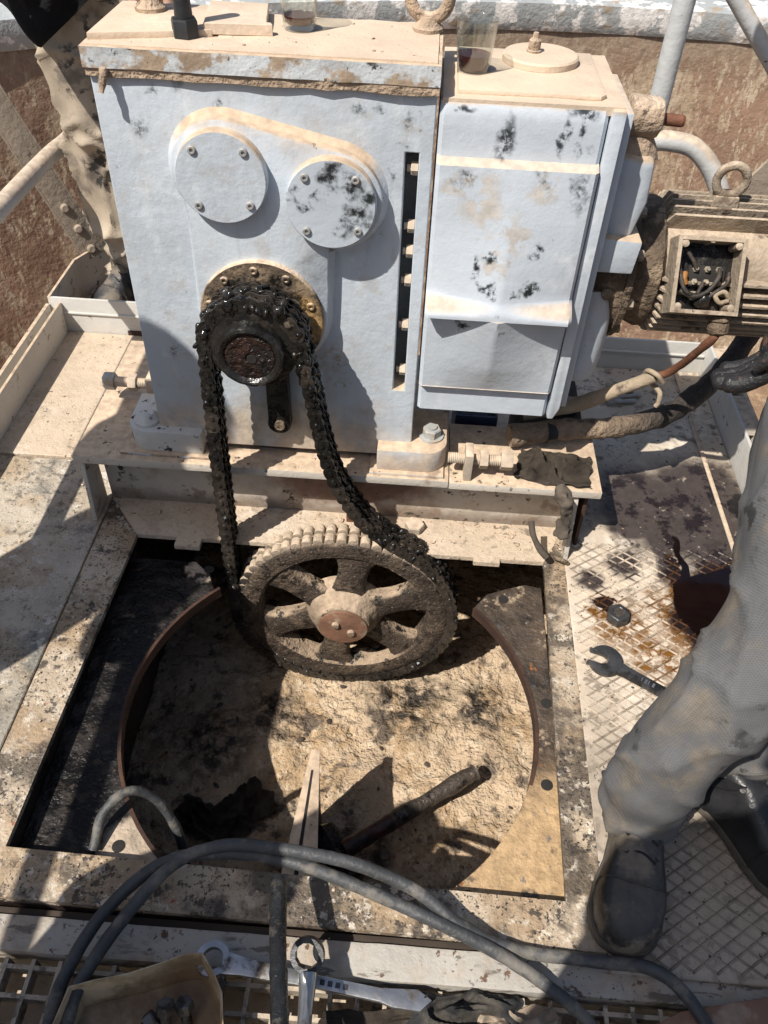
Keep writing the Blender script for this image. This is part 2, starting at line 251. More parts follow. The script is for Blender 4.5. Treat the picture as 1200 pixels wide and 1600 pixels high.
M['wire'] = mat('grimy_wire', (0.045, 0.036, 0.03), .3, 30, .6, layers=(dict(k='noise', s=40, lo=.55, hi=.65, c=(.14, .10, .07)),), bumps=((120, .4, .002),))
M['tape'] = mat('orange_tape', (0.30, 0.13, 0.03), .2, 30, .6)
M['brass'] = mat('dusty_terminal', (0.42, 0.36, 0.27), .2, 60, .5, metal=.3)
M['wall'] = mat('tank_wall_mud', (0.27, 0.175, 0.12), .15, 2.5, .95, layers=(
    dict(k='noise', s=3.2, lo=.5, hi=.64, c=(.31, .21, .145), st=(1, 1, .45), a=.8), dict(k='noise', s=6, lo=.53, hi=.60, c=(.40, .31, .215), st=(1.3, 1.3, .6), a=.9), dict(k='noise', s=14, lo=.55, hi=.60, c=(.46, .375, .27), st=(1.5, 1.5, .45), a=.9),
    dict(k='noise', s=26, lo=.54, hi=.62, c=(.20, .12, .08), st=(1.5, 1.5, .5), a=.6), dict(k='noise', s=34, lo=.55, hi=.59, c=(.47, .39, .29), st=(1.4, 1.4, .7), a=.85, mask=(5, .46, .56)), dict(k='zgrad', lo=.10, hi=.30, brk=.25, c=(.27, .21, .155), a=.8)), bumps=((16, .25, .014), (60, .3, .004)))
M['tank_floor'] = mat('tank_floor_mud', (0.25, 0.165, 0.105), .13, 2, .95, layers=(dict(k='noise', s=4, lo=.5, hi=.66, c=(.33, .235, .155)), dict(k='noise', s=16, lo=.64, hi=.7, c=(.42, .34, .25))), bumps=((14, .5, .02),))
M['rim_conc'] = mat('rim_pale', (0.50, 0.47, 0.41), .08, 3, .9, layers=(dict(k='noise', s=4, lo=.5, hi=.66, c=(.42, .34, .24), a=.8), dict(k='noise', s=10, lo=.55, hi=.60, c=(.70, .69, .66))), bumps=((30, .4, .006),))
M['rim_paint'] = mat('flaked_rim_paint', (0.36, 0.385, 0.39), .08, 3, .8, layers=(dict(k='noise', s=5, lo=.52, hi=.56, c=(.74, .73, .71), off=4), dict(k='noise', s=7, lo=.56, hi=.66, c=(.36, .29, .21))), bumps=((40, .4, .005),))
def cloth(name, base, dirt, weave=0.0, ws=900):
    m_ = mat(name, base, .12, 9, .9, layers=(dict(k='noise', s=8, lo=.50, hi=.66, c=dirt, a=.75), dict(k='noise', s=22, lo=.54, hi=.60, c=(.022, .022, .022), a=.9, mask=(6, .48, .58))), bumps=((30, .10, .004), (300, .35, .0009)))
    if weave:
        t = m_.node_tree; bs = t.nodes['Principled BSDF']; src = bs.inputs['Base Color'].links[0].from_socket; g = t.nodes.new('ShaderNodeNewGeometry'); fs = []
        for dv in ((.8, .5, .3), (-.2, .35, .9)):
            d = t.nodes.new('ShaderNodeVectorMath'); d.operation = 'DOT_PRODUCT'; t.links.new(g.outputs['Position'], d.inputs[0]); d.inputs[1].default_value = dv
            q = t.nodes.new('ShaderNodeMath'); q.operation = 'MULTIPLY'; t.links.new(d.outputs['Value'], q.inputs[0]); q.inputs[1].default_value = ws
            q2 = t.nodes.new('ShaderNodeMath'); q2.operation = 'SINE'; t.links.new(q.outputs[0], q2.inputs[0]); fs.append(q2.outputs[0])
        a = t.nodes.new('ShaderNodeMath'); a.operation = 'MAXIMUM'; t.links.new(fs[0], a.inputs[0]); t.links.new(fs[1], a.inputs[1])
        mr = t.nodes.new('ShaderNodeMapRange'); t.links.new(a.outputs[0], mr.inputs[0]); mr.inputs[1].default_value = -.4; mr.inputs[2].default_value = 1; mr.inputs[3].default_value = 1 - weave; mr.inputs[4].default_value = 1 + weave
        vm = t.nodes.new('ShaderNodeVectorMath'); vm.operation = 'SCALE'; t.links.new(src, vm.inputs[0]); t.links.new(mr.outputs[0], vm.inputs['Scale']); t.links.new(vm.outputs[0], bs.inputs['Base Color'])
    return m_
M['trouser_grey'] = cloth('grey_checked_cloth', (.098, .099, .103), (.155, .13, .10), .15, 2100)
M['trouser_khaki'] = cloth('muddy_khaki_cloth', (.42, .35, .27), (.10, .088, .075))
M['leather'] = mat('worn_black_leather', (.030, .030, .032), .25, 14, .42, layers=(dict(k='noise', s=12, lo=.48, hi=.62, c=(.20, .165, .125), rg=.85, a=.8), dict(k='up', c=(.13, .11, .09), lo=.7, hi=1.1, rg=.7, a=.6)), bumps=((90, .3, .0015), (30, .3, .003)))
M['rubber'] = mat('black_rubber', (.022, .022, .024), .2, 20, .38, bumps=((90, .3, .0015),))
M['sole'] = mat('boot_sole', (.10, .085, .068), .2, 20, .8)
M['black_cloth'] = mat('black_cloth', (.011, .011, .013), .2, 12, .8, bumps=((30, .4, .006),))
M['glove'] = mat('black_glove', (.016, .016, .018), .2, 20, .6, layers=(dict(k='noise', s=30, lo=.58, hi=.66, c=(.16, .08, .05), a=.6), dict(k='noise', s=150, lo=.66, hi=.70, c=(.4, .4, .4))), bumps=((200, .5, .0012), (50, .4, .004)))
M['glove_dusty'] = mat('dusty_work_glove', (.05, .05, .052), .2, 14, .85, layers=(dict(k='noise', s=12, lo=.48, hi=.62, c=(.17, .15, .125), a=.8),), bumps=((220, .4, .001), (40, .3, .004)))
M['skin'] = mat('skin', (.42, .25, .17), .06, 20, .5)
M['hair'] = mat('hair', (.02, .016, .014), .2, 40, .6)
M['cable'] = mat('grey_black_cable', (.055, .058, .062), .2, 12, .55, layers=(dict(k='noise', s=18, lo=.48, hi=.62, c=(.165, .15, .13), rg=.8, a=.85),), bumps=((90, .4, .002),))
M['hose'] = mat('muddy_hose', (.05, .04, .033), .25, 14, .8, layers=(dict(k='zgrad', ax=0, lo=.62, hi=.42, brk=.12, s=20, c=(.27, .20, .14)), dict(k='noise', s=20, lo=.55, hi=.66, c=(.03, .025, .022), a=.7)), bumps=((70, .8, .008), (180, .4, .002)))
M['conduit'] = mat('tan_conduit', (.36, .29, .21), .15, 14, .9, layers=(dict(k='noise', s=16, lo=.56, hi=.66, c=(.10, .075, .06)),), bumps=((70, .4, .003),))
M['oxide'] = mat('red_oxide', (.16, .065, .035), .2, 14, .8, bumps=((70, .4, .003),))
M['rag'] = mat('greasy_rag', (.105, .085, .067), .2, 14, .95, layers=(dict(k='noise', s=14, lo=.5, hi=.66, c=(.05, .04, .032)),), bumps=((250, .4, .001), (50, .3, .004)))
M['steel'] = mat('dark_forged_steel', (.10, .10, .105), .2, 25, .38, metal=.6, layers=(dict(k='noise', s=20, lo=.5, hi=.62, c=(.035, .033, .032), rg=.5),), bumps=((110, .3, .001),))
M['chrome'] = mat('scuffed_chrome', (.50, .50, .50), .15, 25, .3, metal=.85, layers=(dict(k='noise', s=14, lo=.52, hi=.64, c=(.12, .10, .085), rg=.7),), bumps=((90, .2, .001),))
M['blackpipe'] = mat('oily_black_bar', (.025, .026, .028), .25, 20, .25, metal=.3, layers=(dict(k='noise', s=22, lo=.55, hi=.66, c=(.09, .08, .07), rg=.6),), bumps=((60, .6, .004), (160, .3, .001)))
M['hammer_handle'] = mat('tarred_handle', (.065, .052, .043), .25, 18, .55, layers=(dict(k='noise', s=24, lo=.5, hi=.62, c=(.015, .014, .014), rg=.25), dict(k='noise', s=40, lo=.6, hi=.68, c=(.25, .19, .13), rg=.9)), bumps=((70, .6, .004),))
M['redgrip'] = mat('dark_red_grip', (.06, .018, .018), .3, 30, .5, layers=(dict(k='noise', s=30, lo=.5, hi=.6, c=(.012, .011, .012)),), bumps=((70, .5, .003),))
M['bucket'] = mat('stained_tub_plastic', (.52, .41, .27), .12, 8, .6, layers=(dict(k='noise', s=7, lo=.47, hi=.62, c=(.23, .15, .08), a=.85), dict(k='zgrad', lo=.0, hi=-.03, brk=.05, c=(.15, .095, .055), rg=.4)), bumps=((40, .3, .003),))
M['grating'] = mat('dusty_grp_grating', (.32, .27, .21), .12, 12, .85, layers=(dict(k='up', c=(.46, .38, .295), lo=.4, hi=.8), dict(k='noise', s=26, lo=.50, hi=.60, c=(.09, .075, .06), a=.8)), bumps=((90, .4, .002),))
M['brownboard'] = mat('brown_board', (.22, .12, .08), .12, 8, .65, layers=(dict(k='noise', s=9, lo=.55, hi=.66, c=(.36, .27, .20), a=.7),), bumps=((60, .3, .002),))
M['blue'] = mat('dark_blue_plastic', (.022, .035, .075), .2, 10, .35, layers=(dict(k='noise', s=14, lo=.58, hi=.66, c=(.12, .1, .085), a=.6),))
M['under'] = mat('understructure', (.06, .045, .035), .2, 6, .95)
g = NT('clear_glass'); tr = g.node('ShaderNodeBsdfTransparent'); tr.inputs[0].default_value = (.93, .95, .93, 1); gl = g.node('ShaderNodeBsdfGlossy'); gl.inputs['Roughness'].default_value = .04
lw = g.node('ShaderNodeLayerWeight'); lw.inputs[0].default_value = .5; ff = g.math('ADD', g.math('MULTIPLY', g.math('POWER', lw.outputs['Facing'], 3.0), .75), .10); ms = g.node('ShaderNodeMixShader'); g.link(ff, ms.inputs[0]); g.link(tr.outputs[0], ms.inputs[1]); g.link(gl.outputs[0], ms.inputs[2])
g.link(ms.outputs[0], g.t.nodes['Material Output'].inputs['Surface']); M['glass'] = g.m
g = NT('black_tea'); g.b.inputs['Base Color'].default_value = (.10, .016, .008, 1); g.b.inputs['Roughness'].default_value = .03
g.b.inputs['Transmission Weight'].default_value = .25; g.b.inputs['IOR'].default_value = 1.33; M['tea'] = g.m

# ------------------------------------------------------------------ geometry helpers
def V(*a): return Vector(a)
def link_obj(name, me, parent=None):
    o = bpy.data.objects.new(name, me); COL.objects.link(o)
    if parent is not None:
        o.parent = parent
        p = parent; off = Vector((0, 0, 0))
        while p is not None: off += p.location; p = p.parent
        if parent.parent is None or parent.type == 'EMPTY': o.matrix_parent_inverse = Matrix.Translation(-parent.location)
    return o
def fin(name, bm, m, parent=None, smooth=0.6, bev=0.0, seg=2):
    if bev > 0:
        bm.normal_update()
        es = [e for e in bm.edges if len(e.link_faces) == 2 and e.calc_face_angle(0) > 0.45]
        bmesh.ops.bevel(bm, geom=es, offset=bev, segments=seg, profile=0.6, affect='EDGES', clamp_overlap=True)
    bmesh.ops.recalc_face_normals(bm, faces=bm.faces[:])
    me = bpy.data.meshes.new(name); bm.to_mesh(me); bm.free()
    me.materials.append(M[m] if isinstance(m, str) else m)
    if smooth:
        for p in me.polygons: p.use_smooth = True
        me.set_sharp_from_angle(angle=smooth)
    return link_obj(name, me, parent)
def thing(name, label, cat, loc, group=None):
    o = bpy.data.objects.new(name, None); COL.objects.link(o); o.location = loc; o.empty_display_size = .05
    o['label'] = label; o['category'] = cat
    if group: o['group'] = group
    return o
def tag(o, label, cat, group=None):
    o['label'] = label; o['category'] = cat
    if group: o['group'] = group
    return o
def struct(o): o['kind'] = 'structure'; return o
def box(bm, x0, x1, y0, y1, z0, z1):
    v = [bm.verts.new((x, y, z)) for z in (z0, z1) for x, y in ((x0, y0), (x1, y0), (x1, y1), (x0, y1))]
    for f in ((0, 3, 2, 1), (4, 5, 6, 7), (0, 1, 5, 4), (1, 2, 6, 5), (2, 3, 7, 6), (3, 0, 4, 7)): bm.faces.new([v[i] for i in f])
    return v
def B(x0, x1, y0, y1, z0, z1): bm = bmesh.new(); box(bm, x0, x1, y0, y1, z0, z1); return bm
def frame(axis):
    a = Vector(axis).normalized(); h = Vector((0, 0, 1)) if abs(a.z) < .9 else Vector((1, 0, 0))
    u = a.cross(h).normalized(); v = a.cross(u).normalized(); return a, u, v
def lathe(bm, prof, org, axis, seg=32, capa=True, capb=True, uv=None):
    """prof: list of (radius, distance along the axis)"""
    a, u, v = frame(axis); org = Vector(org); rings = []
    for r, h in prof:
        rings.append([bm.verts.new(org + a * h + (u * math.cos(2 * PI * i / seg) + v * math.sin(2 * PI * i / seg)) * r) for i in range(seg)])
    for A, C in zip(rings, rings[1:]):
        for i in range(seg): bm.faces.new((A[i], A[(i + 1) % seg], C[(i + 1) % seg], C[i]))
    if capa: bm.faces.new(rings[0][::-1])
    if capb: bm.faces.new(rings[-1])
def cyl(bm, p0, p1, r0, r1=None, seg=20):
    p0 = Vector(p0); p1 = Vector(p1); r1 = r0 if r1 is None else r1
    lathe(bm, [(r0, 0), (r1, (p1 - p0).length)], p0, p1 - p0, seg)
def spline(pts, n=8):
    P = [Vector(p) for p in pts]; out = []
    Q = [P[0] * 2 - P[1]] + P + [P[-1] * 2 - P[-2]]
    for i in range(1, len(Q) - 2):
        a, b, c, d = Q[i - 1:i + 3]
        for k in range(n):
            t = k / n
            out.append(.5 * ((2 * b) + (c - a) * t + (2 * a - 5 * b + 4 * c - d) * t * t + (3 * b - a - 3 * c + d) * t ** 3))
    out.append(P[-1]); return out
def tube(bm, pts, r, seg=14, n=8, cap=True, jit=0.0, jsc=30, sm=True):
    P = spline(pts, n) if sm else [Vector(p) for p in pts]
    N = len(P); rr = r if callable(r) else (lambda t: r)
    T = [(P[min(i + 1, N - 1)] - P[max(i - 1, 0)]).normalized() for i in range(N)]
    a, u, v = frame(T[0]); rings = []
    for i in range(N):
        u = (u - T[i] * u.dot(T[i])).normalized(); v = T[i].cross(u)
        ring = []
        for k in range(seg):
            d = u * math.cos(2 * PI * k / seg) + v * math.sin(2 * PI * k / seg)
            rad = rr(i / (N - 1)); p = P[i] + d * rad
            if jit: p += d * jit * noise.noise(p * jsc)
            ring.append(bm.verts.new(p))
        rings.append(ring)
    for A, C in zip(rings, rings[1:]):
        for k in range(seg): bm.faces.new((A[k], A[(k + 1) % seg], C[(k + 1) % seg], C[k]))
    if cap: bm.faces.new(rings[0][::-1]); bm.faces.new(rings[-1])
def prism(bm, poly, org, ux, uy, depth, draft=None):
    """poly in (u,v); extruded along -(normal) by depth; draft: second outline at the far end"""
    org = Vector(org); ux = Vector(ux); uy = Vector(uy); n = ux.cross(uy).normalized()
    A = [bm.verts.new(org + ux * p[0] + uy * p[1]) for p in poly]
    C = [bm.verts.new(org + ux * p[0] + uy * p[1] - n * depth) for p in (draft or poly)]
    k = len(poly); bm.faces.new(A); bm.faces.new(C[::-1])
    for i in range(k): bm.faces.new((A[i], C[i], C[(i + 1) % k], A[(i + 1) % k]))
def hexprism(bm, c, axis, af, h, ch=.12, rot=0.0):
    a, u, v = frame(axis); c = Vector(c); R = af / 1.732
    rings = []
    for rr, hh in ((R, 0), (R, h * .85), (R * (1 - ch), h)):
        rings.append([bm.verts.new(c + a * hh + (u * math.cos(rot + i * PI / 3) + v * math.sin(rot + i * PI / 3)) * rr) for i in range(6)])
    for A, C in zip(rings, rings[1:]):
        for i in range(6): bm.faces.new((A[i], A[(i + 1) % 6], C[(i + 1) % 6], C[i]))
    bm.faces.new(rings[0][::-1]); bm.faces.new(rings[-1])
def thread(bm, p0, p1, r, pitch=.004, seg=16):
    p0 = Vector(p0); p1 = Vector(p1); L = (p1 - p0).length; n = max(2, int(L / pitch)); prof = []
    for i in range(n): prof += [(r * .88, i * L / n), (r, (i + .5) * L / n)]
    prof.append((r * .88, L)); lathe(bm, prof, p0, p1 - p0, seg)
def rough(bm, amp, sc, seed=0.0, zonly=False):
    bm.normal_update(); off = Vector((seed, seed * 1.7, seed * .3)); mv = []
    for v in bm.verts:
        d = noise.noise(v.co * sc + off) + .5 * noise.noise(v.co * sc * 2.3 + off)
        mv.append((v, (Vector((0, 0, 1)) if zonly else v.normal) * d * amp))
    for v, d in mv: v.co += d
def subdiv(bm, n): bmesh.ops.subdivide_edges(bm, edges=bm.edges[:], cuts=n, use_grid_fill=True)
def arc(cx, cy, r, a0, a1, n): return [(cx + r * math.cos(math.radians(a0 + (a1 - a0) * i / n)), cy + r * math.sin(math.radians(a0 + (a1 - a0) * i / n))) for i in range(n + 1)]
XZ = (V(1, 0, 0), V(0, 0, 1))   # outline facing the camera: normal = -y
def sheet(nx, ny, fn):
    bm = bmesh.new(); g = [[bm.verts.new(fn(i / nx, j / ny)) for i in range(nx + 1)] for j in range(ny + 1)]
    for j in range(ny):
        for i in range(nx): bm.faces.new((g[j][i], g[j][i + 1], g[j + 1][i + 1], g[j + 1][i]))
    return bm
# ================================================================== SETTING
# tank around the platform
def tankpt(a, r, z): return V(.9 + r * math.cos(a), -.5 + r * math.sin(a), z)
A0, A1 = math.radians(15), math.radians(185)
bm = sheet(96, 14, lambda u, v: tankpt(A0 + (A1 - A0) * u, 5.0 + .015 * noise.noise(V(u * 60, v * 9, 0)), -1.62 + (1.62 + .30) * v))
wall = struct(fin('tank_wall', bm, 'wall', None, 1.2))
bm = bmesh.new(); prev = None
prof = [(4.99, .30), (4.97, .34), (4.97, .42), (5.03, .43), (5.30, .44)]
rg = [[bm.verts.new(tankpt(A0 + (A1 - A0) * i / 96, r, z)) for r, z in prof] for i in range(97)]
for a, b in zip(rg, rg[1:]):
    for k in range(len(prof) - 1): bm.faces.new((a[k], b[k], b[k + 1], a[k + 1]))
struct(fin('tank_rim', bm, 'rim_paint', None, .5))
bm = sheet(96, 3, lambda u, v: tankpt(A0 + (A1 - A0) * u, 5.30 + 30 * v * v, .442 + .01 * noise.noise(V(u * 50, v * 30, 3))))
struct(fin('ground', bm, 'rim_conc', None, 1.2))
bm = sheet(60, 60, lambda u, v: V(-4.6 + 11 * u, -6 + 11 * v, -1.5 + .05 * noise.noise(V(u * 9, v * 9, 1))))
struct(fin('tank_floor', bm, 'tank_floor', None, 1.2))

# deck plates round the opening
deck = struct(fin('platform_deck', B(-1.02, .84, .50, .52, -.40, -.30), 'under'))
def plate(name, pts, z, m, th=.012, bev=.002):
    bm = bmesh.new(); prism(bm, pts, (0, 0, z), (1, 0, 0), (0, 1, 0), th); return fin(name, bm, m, deck, .6, bev, 1)
PB = [(-.609, 1.289), (.337, 1.289), (.317, .535), (-.628, .553)]
plate('rim_plate', [(-.698, 1.40), (-.7055, .5535), (-.628, .5535), (-.609, 1.289)], 0, 'deck_rim', bev=0)
plate('rim_plate', [(-.706, .473), (.3755, .460), (.3765, .5345), (.317, .5345), (-.628, .553), (-.7053, .553)], 0, 'deck_rim', bev=0)
plate('rim_plate', [(.3173, .5348), (.3765, .5348), (.392, 1.40), (.337, 1.289)], 0, 'deck_rim', bev=0)
bm = bmesh.new(); tabs = [(-.609, 1.2895), (-.515, 1.2895), (-.515, 1.262), (-.457, 1.262), (-.457, 1.2895), (.175, 1.2895), (.175, 1.276), (.235, 1.276), (.235, 1.2895), (.337, 1.2895), (.392, 1.401), (.392, 1.56), (-.698, 1.56), (-.698, 1.401)]
prism(bm, tabs, (0, 0, .0015), (1, 0, 0), (0, 1, 0), .012); fin('rim_plate', bm, 'deck', deck, .6)
plate('deck_plate', [(-1.045, .474), (-.7095, .474), (-.7015, 1.532), (-1.045, 1.532)], .0006, 'deck_worn')
plate('deck_plate', [(-1.045, 1.535), (-.55, 1.535), (-.55, 2.10), (-1.045, 2.10)], .007, 'deck')
plate('deck_plate', [(-.548, 1.562), (.39, 1.562), (.39, 2.10), (-.548, 2.10)], .004, 'deck')
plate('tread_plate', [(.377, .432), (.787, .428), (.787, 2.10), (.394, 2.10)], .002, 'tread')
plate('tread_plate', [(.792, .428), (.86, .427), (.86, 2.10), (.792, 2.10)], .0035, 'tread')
fin('seam_bead', B(.784, .795, 1.25, 2.09, .003, .009), 'cream', deck, .6, .003)
# raised diamond ridges of the tread plate
bm = bmesh.new(); LX, LY = .037, .026
def clipseg(p, q, x0, x1, y0, y1):
    t0, t1 = 0.0, 1.0; d = q - p
    for a, lo, hi in ((0, x0, x1), (1, y0, y1)):
        if abs(d[a]) < 1e-9: continue
        ta, tb = (lo - p[a]) / d[a], (hi - p[a]) / d[a]
        if ta > tb: ta, tb = tb, ta
        t0 = max(t0, ta); t1 = min(t1, tb)
    return (p + d * t0, p + d * t1) if t1 > t0 else None
for sgn in (1, -1):
    dv = V(LX, sgn * LY, 0).normalized(); nv = V(-dv.y, dv.x, 0)
    for k in range(-100, 100):
        p = V(.6 + k * LX, 1.0, 0)
        sg = clipseg(p - dv * 3, p + dv * 3, .396, .782, .44, 1.36)
        if not sg: continue
        a, b = sg; n = max(1, int((b - a).length / .06))
        for i in range(n):
            p0 = a + (b - a) * (i / n); p1 = a + (b - a) * ((i + 1) / n)
            w0 = .0016
            vs = [bm.verts.new(q + nv * s * ww + V(0, 0, h)) for q in (p0, p1) for s, ww, h in ((-1, w0 * 1.5, .0021), (-1, w0 * .6, .0040), (1, w0 * .6, .0040), (1, w0 * 1.5, .0021))]
            for i0 in range(3): bm.faces.new((vs[i0], vs[i0 + 1], vs[i0 + 5], vs[i0 + 4]))
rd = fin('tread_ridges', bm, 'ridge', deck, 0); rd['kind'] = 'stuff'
def puddle(name, pts, z, m_, label):
    P = spline([(x, y, z) for x, y in pts] + [(*pts[0], z)], 8)[:-1]
    P = [p + V(.006 * noise.noise(p * 40), .006 * noise.noise(p * 40 + V(9, 0, 0)), 0) for p in P]
    c = sum(P, Vector()) / len(P); bm = bmesh.new(); o0 = [bm.verts.new((p.x, p.y, z - .004)) for p in P]; o1 = [bm.verts.new(c.lerp(p, .985)) for p in P]; k = len(P)
    for i in range(k): bm.faces.new((o0[i], o0[(i + 1) % k], o1[(i + 1) % k], o1[i]))
    bm.faces.new(o1); o = fin(name, bm, m_, deck, .8); o['label'] = label; return o
puddle('oil_puddle', [(.615, 1.20), (.635, 1.26), (.70, 1.285), (.78, 1.30), (.785, 1.16), (.775, 1.06), (.715, 1.065), (.655, 1.10), (.625, 1.15)], .0055, 'oilpool', 'dark brown oil puddle')
puddle('oil_puddle', [(.652, 1.40), (.664, 1.385), (.659, 1.345), (.668, 1.31), (.668, 1.258), (.646, 1.258), (.654, 1.30), (.648, 1.345)], .0052, 'oilpool', 'thin dark oil trickle')
# front sill, grating walkway
M['sill'] = mat('scuffed_sill', (0.43, 0.405, 0.365), .1, 5, .7, layers=(dict(k='noise', s=7, lo=.48, hi=.62, c=(.40, .32, .24), a=.8), dict(k='noise', s=20, lo=.55, hi=.60, c=(.12, .095, .075), a=.8, st=(.5, 2, 2), mask=(5, .44, .56)), dict(k='noise', s=34, lo=.62, hi=.66, c=(.13, .075, .05)), dict(k='noise', s=90, lo=.58, hi=.63, c=(.06, .05, .045), a=.8, mask=(8, .45, .55))), bumps=((30, .3, .004), (120, .3, .0015)))
bm = B(-1.2, 1.2, .398, .452, -.09, -.012); bmesh.ops.subdivide_edges(bm, edges=[e for e in bm.edges if e.calc_length() > 1], cuts=90); rough(bm, .0016, 14, 2)
fin('front_sill', bm, 'sill', deck, .6, .005, 2)
fin('sill_lip', B(-1.2, 1.2, .450, .466, -.09, -.022), 'under', deck, .6, .003)  # lip coloured dark to stand in for the shaded groove behind the sill
def grating(name, x0, x1, y0, y1, z, px, py, th, h, mm, parent):
    bx = B(-th / 2, th / 2, y0, y1, z - h, z); me = None
    xs = x0
    while xs <= x1:
        if me is None: o = fin('grating_bar', bx, mm, parent, 0); me = o.data; o.location.x = xs
        else:
            o = link_obj('grating_bar', me, parent); o.location.x = xs
        xs += px
    by = B(x0, x1, -th / 2, th / 2, z - h + .004, z - .001); me = None; ys = y0
    while ys <= y1:
        if me is None: o = fin('grating_bar', by, mm, parent, 0); me = o.data; o.location.y = ys
        else: o = link_obj('grating_bar', me, parent); o.location.y = ys
        ys += py
gr = struct(fin('walkway_grating', B(-1.2, 1.2, -.42, -.40, -.07, -.03), 'grating'))
grating('g', -.78, .80, .10, .392, -.022, .0425, .040, .0065, .030, 'grating', gr)
struct(fin('walkway_tray', sheet(60, 20, lambda u, v: V(-1.2 + 2.4 * u, -.5 + .93 * v, -.105 + .006 * noise.noise(V(u * 30, v * 12, 0)))), 'deck', None, 1.2))

# pit
pit = struct(fin('pit', sheet(150, 170, lambda u, v: V(-.66 + 1.22 * u, .42 + 1.46 * v, -.497 + .016 * noise.noise(V(u * 9, v * 12.7, 0)) + .008 * noise.noise(V(u * 28, v * 40, 5)) + .004 * noise.noise(V(u * 70, v * 95, 9)))), 'mud', None, 1.2))
fin('pit_wall', B(-.640, -.628, .44, 1.88, -.53, -.013), 'oilwall', pit, .6)
fin('pit_wall', B(.52, .532, .44, 1.88, -.53, -.013), 'oilwall', pit, .6)
fin('pit_wall', B(-.628, .52, 1.86, 1.87, -.53, -.013), 'oilwall', pit, .6)
fin('pit_wall', B(-.628, .52, .470, .482, -.53, -.013), 'oilwall', pit, .6)
HC = (-.112, .890); HR = .411; ZP = -.05
def ringplate(pts, mname):
    bm = bmesh.new(); prism(bm, pts, (0, 0, ZP), (1, 0, 0), (0, 1, 0), .012)
    return fin('ring_plate', bm, mname, pit, .6, .0015, 1)
rp = ringplate([(.338, .50), (.338, 1.255), (.30, 1.262), (.255, 1.245), (.21, 1.225)] + arc(*HC, HR, 45, -56, 30) + [(.12, .50)], 'greaseplate')
lp = ringplate([(-.627, 1.262), (-.627, .50), (-.36, .50)] + arc(*HC, HR, 236, 136, 30) + [(-.43, 1.225), (-.47, 1.262)], 'oil_shade_plate')
def hoop(a0, a1):
    bm = bmesh.new(); n = 40; rs = []
    for i in range(n + 1):
        a = math.radians(a0 + (a1 - a0) * i / n); c, s = math.cos(a), math.sin(a)
        rs.append([bm.verts.new((HC[0] + r * c, HC[1] + r * s, z)) for r, z in ((HR - .001, ZP + .001), (HR + .006, ZP + .001), (HR + .006, ZP - .026), (HR - .001, ZP - .026))])
    for A, C in zip(rs, rs[1:]):
        for k in range(4): bm.faces.new((A[k], A[(k + 1) % 4], C[(k + 1) % 4], C[k]))
    bm.faces.new(rs[0]); bm.faces.new(rs[-1][::-1])
    return fin('hoop', bm, 'rustedge', pit, .6)
hoop(45, -18); hoop(236, 134)
for par, (x, y) in ((rp, (.248, 1.213)), (rp, (.325, .945)), (rp, (.312, .765)), (rp, (.16, .548)), (lp, (-.435, 1.24)), (lp, (-.455, .588))):
    bm = bmesh.new(); lathe(bm, [(.0115, 0), (.0115, .0012), (.0095, .0014)], (x, y, ZP - .0002), (0, 0, 1), 20); fin('dark_bolt_hole_disc', bm, 'hole_black', par, .6)  # dark disc on the solid plate, painting the shade of a bolt opening
# toe boards
tb = struct(fin('toe_board', B(-1.052, -1.044, .30, 2.10, -.10, .105), 'cream', None, .6, .001))
fin('outer_board', B(-1.090, -1.080, .30, 2.10, -.10, .098), 'cream', tb); fin('cap_strip', B(-1.080, -1.052, .30, 1.62, .07, .100), 'cream', tb)
tb2 = struct(fin('toe_board', B(-1.075, -.52, 2.102, 2.110, -.10, .118), 'white_paint', None, .6, .001))
fin('weld_bead', B(-1.07, -.53, 2.097, 2.103, .068, .074), 'white_paint', tb2, .6, .002)
fin('rust_patch', B(-.86, -.79, 2.0975, 2.103, .004, .022), 'rustedge', tb2, .6, .002)
tb3 = struct(fin('toe_board', B(-1.082, -1.074, 2.102, 2.33, -.10, .120), 'cream', None, .6, .001))
bm = bmesh.new(); prism(bm, [(-1.082, 2.331), (-1.002, 2.52), (-.995, 2.516), (-1.074, 2.329)], (0, 0, .119), (1, 0, 0), (0, 1, 0), .22); fin('corner_board', bm, 'cream', tb3)
fin('end_board', B(-.998, -.50, 2.52, 2.528, -.10, .119), 'white_paint', tb3)
gr2 = struct(fin('step_grating', B(-1.0, -.6, 2.50, 2.505, -.06, -.02), 'grating'))
grating('g', -1.05, -.62, 2.125, 2.50, .0, .042, .042, .009, .03, 'grating', gr2)
tb4 = struct(fin('toe_board', B(.30, .868, 2.102, 2.110, -.10, .102), 'white_paint', None, .6, .001))
fin('weld_bead', B(.31, .86, 2.096, 2.103, .058, .064), 'white_paint', tb4, .6, .002)
tb5 = struct(fin('toe_board', B(.862, .870, .42, 2.102, -.10, .104), 'white_paint', None, .6, .001))
fin('outer_board', B(.905, .915, .42, 2.102, -.10, .10), 'cream', tb5)
for y0, y1 in ((.5, .95), (1.0, 1.36), (1.40, 1.66), (1.72, 1.86), (1.9, 2.09)): fin('cap_strip', B(.870, .905, y0, y1, .075, .098), 'cream', tb5)
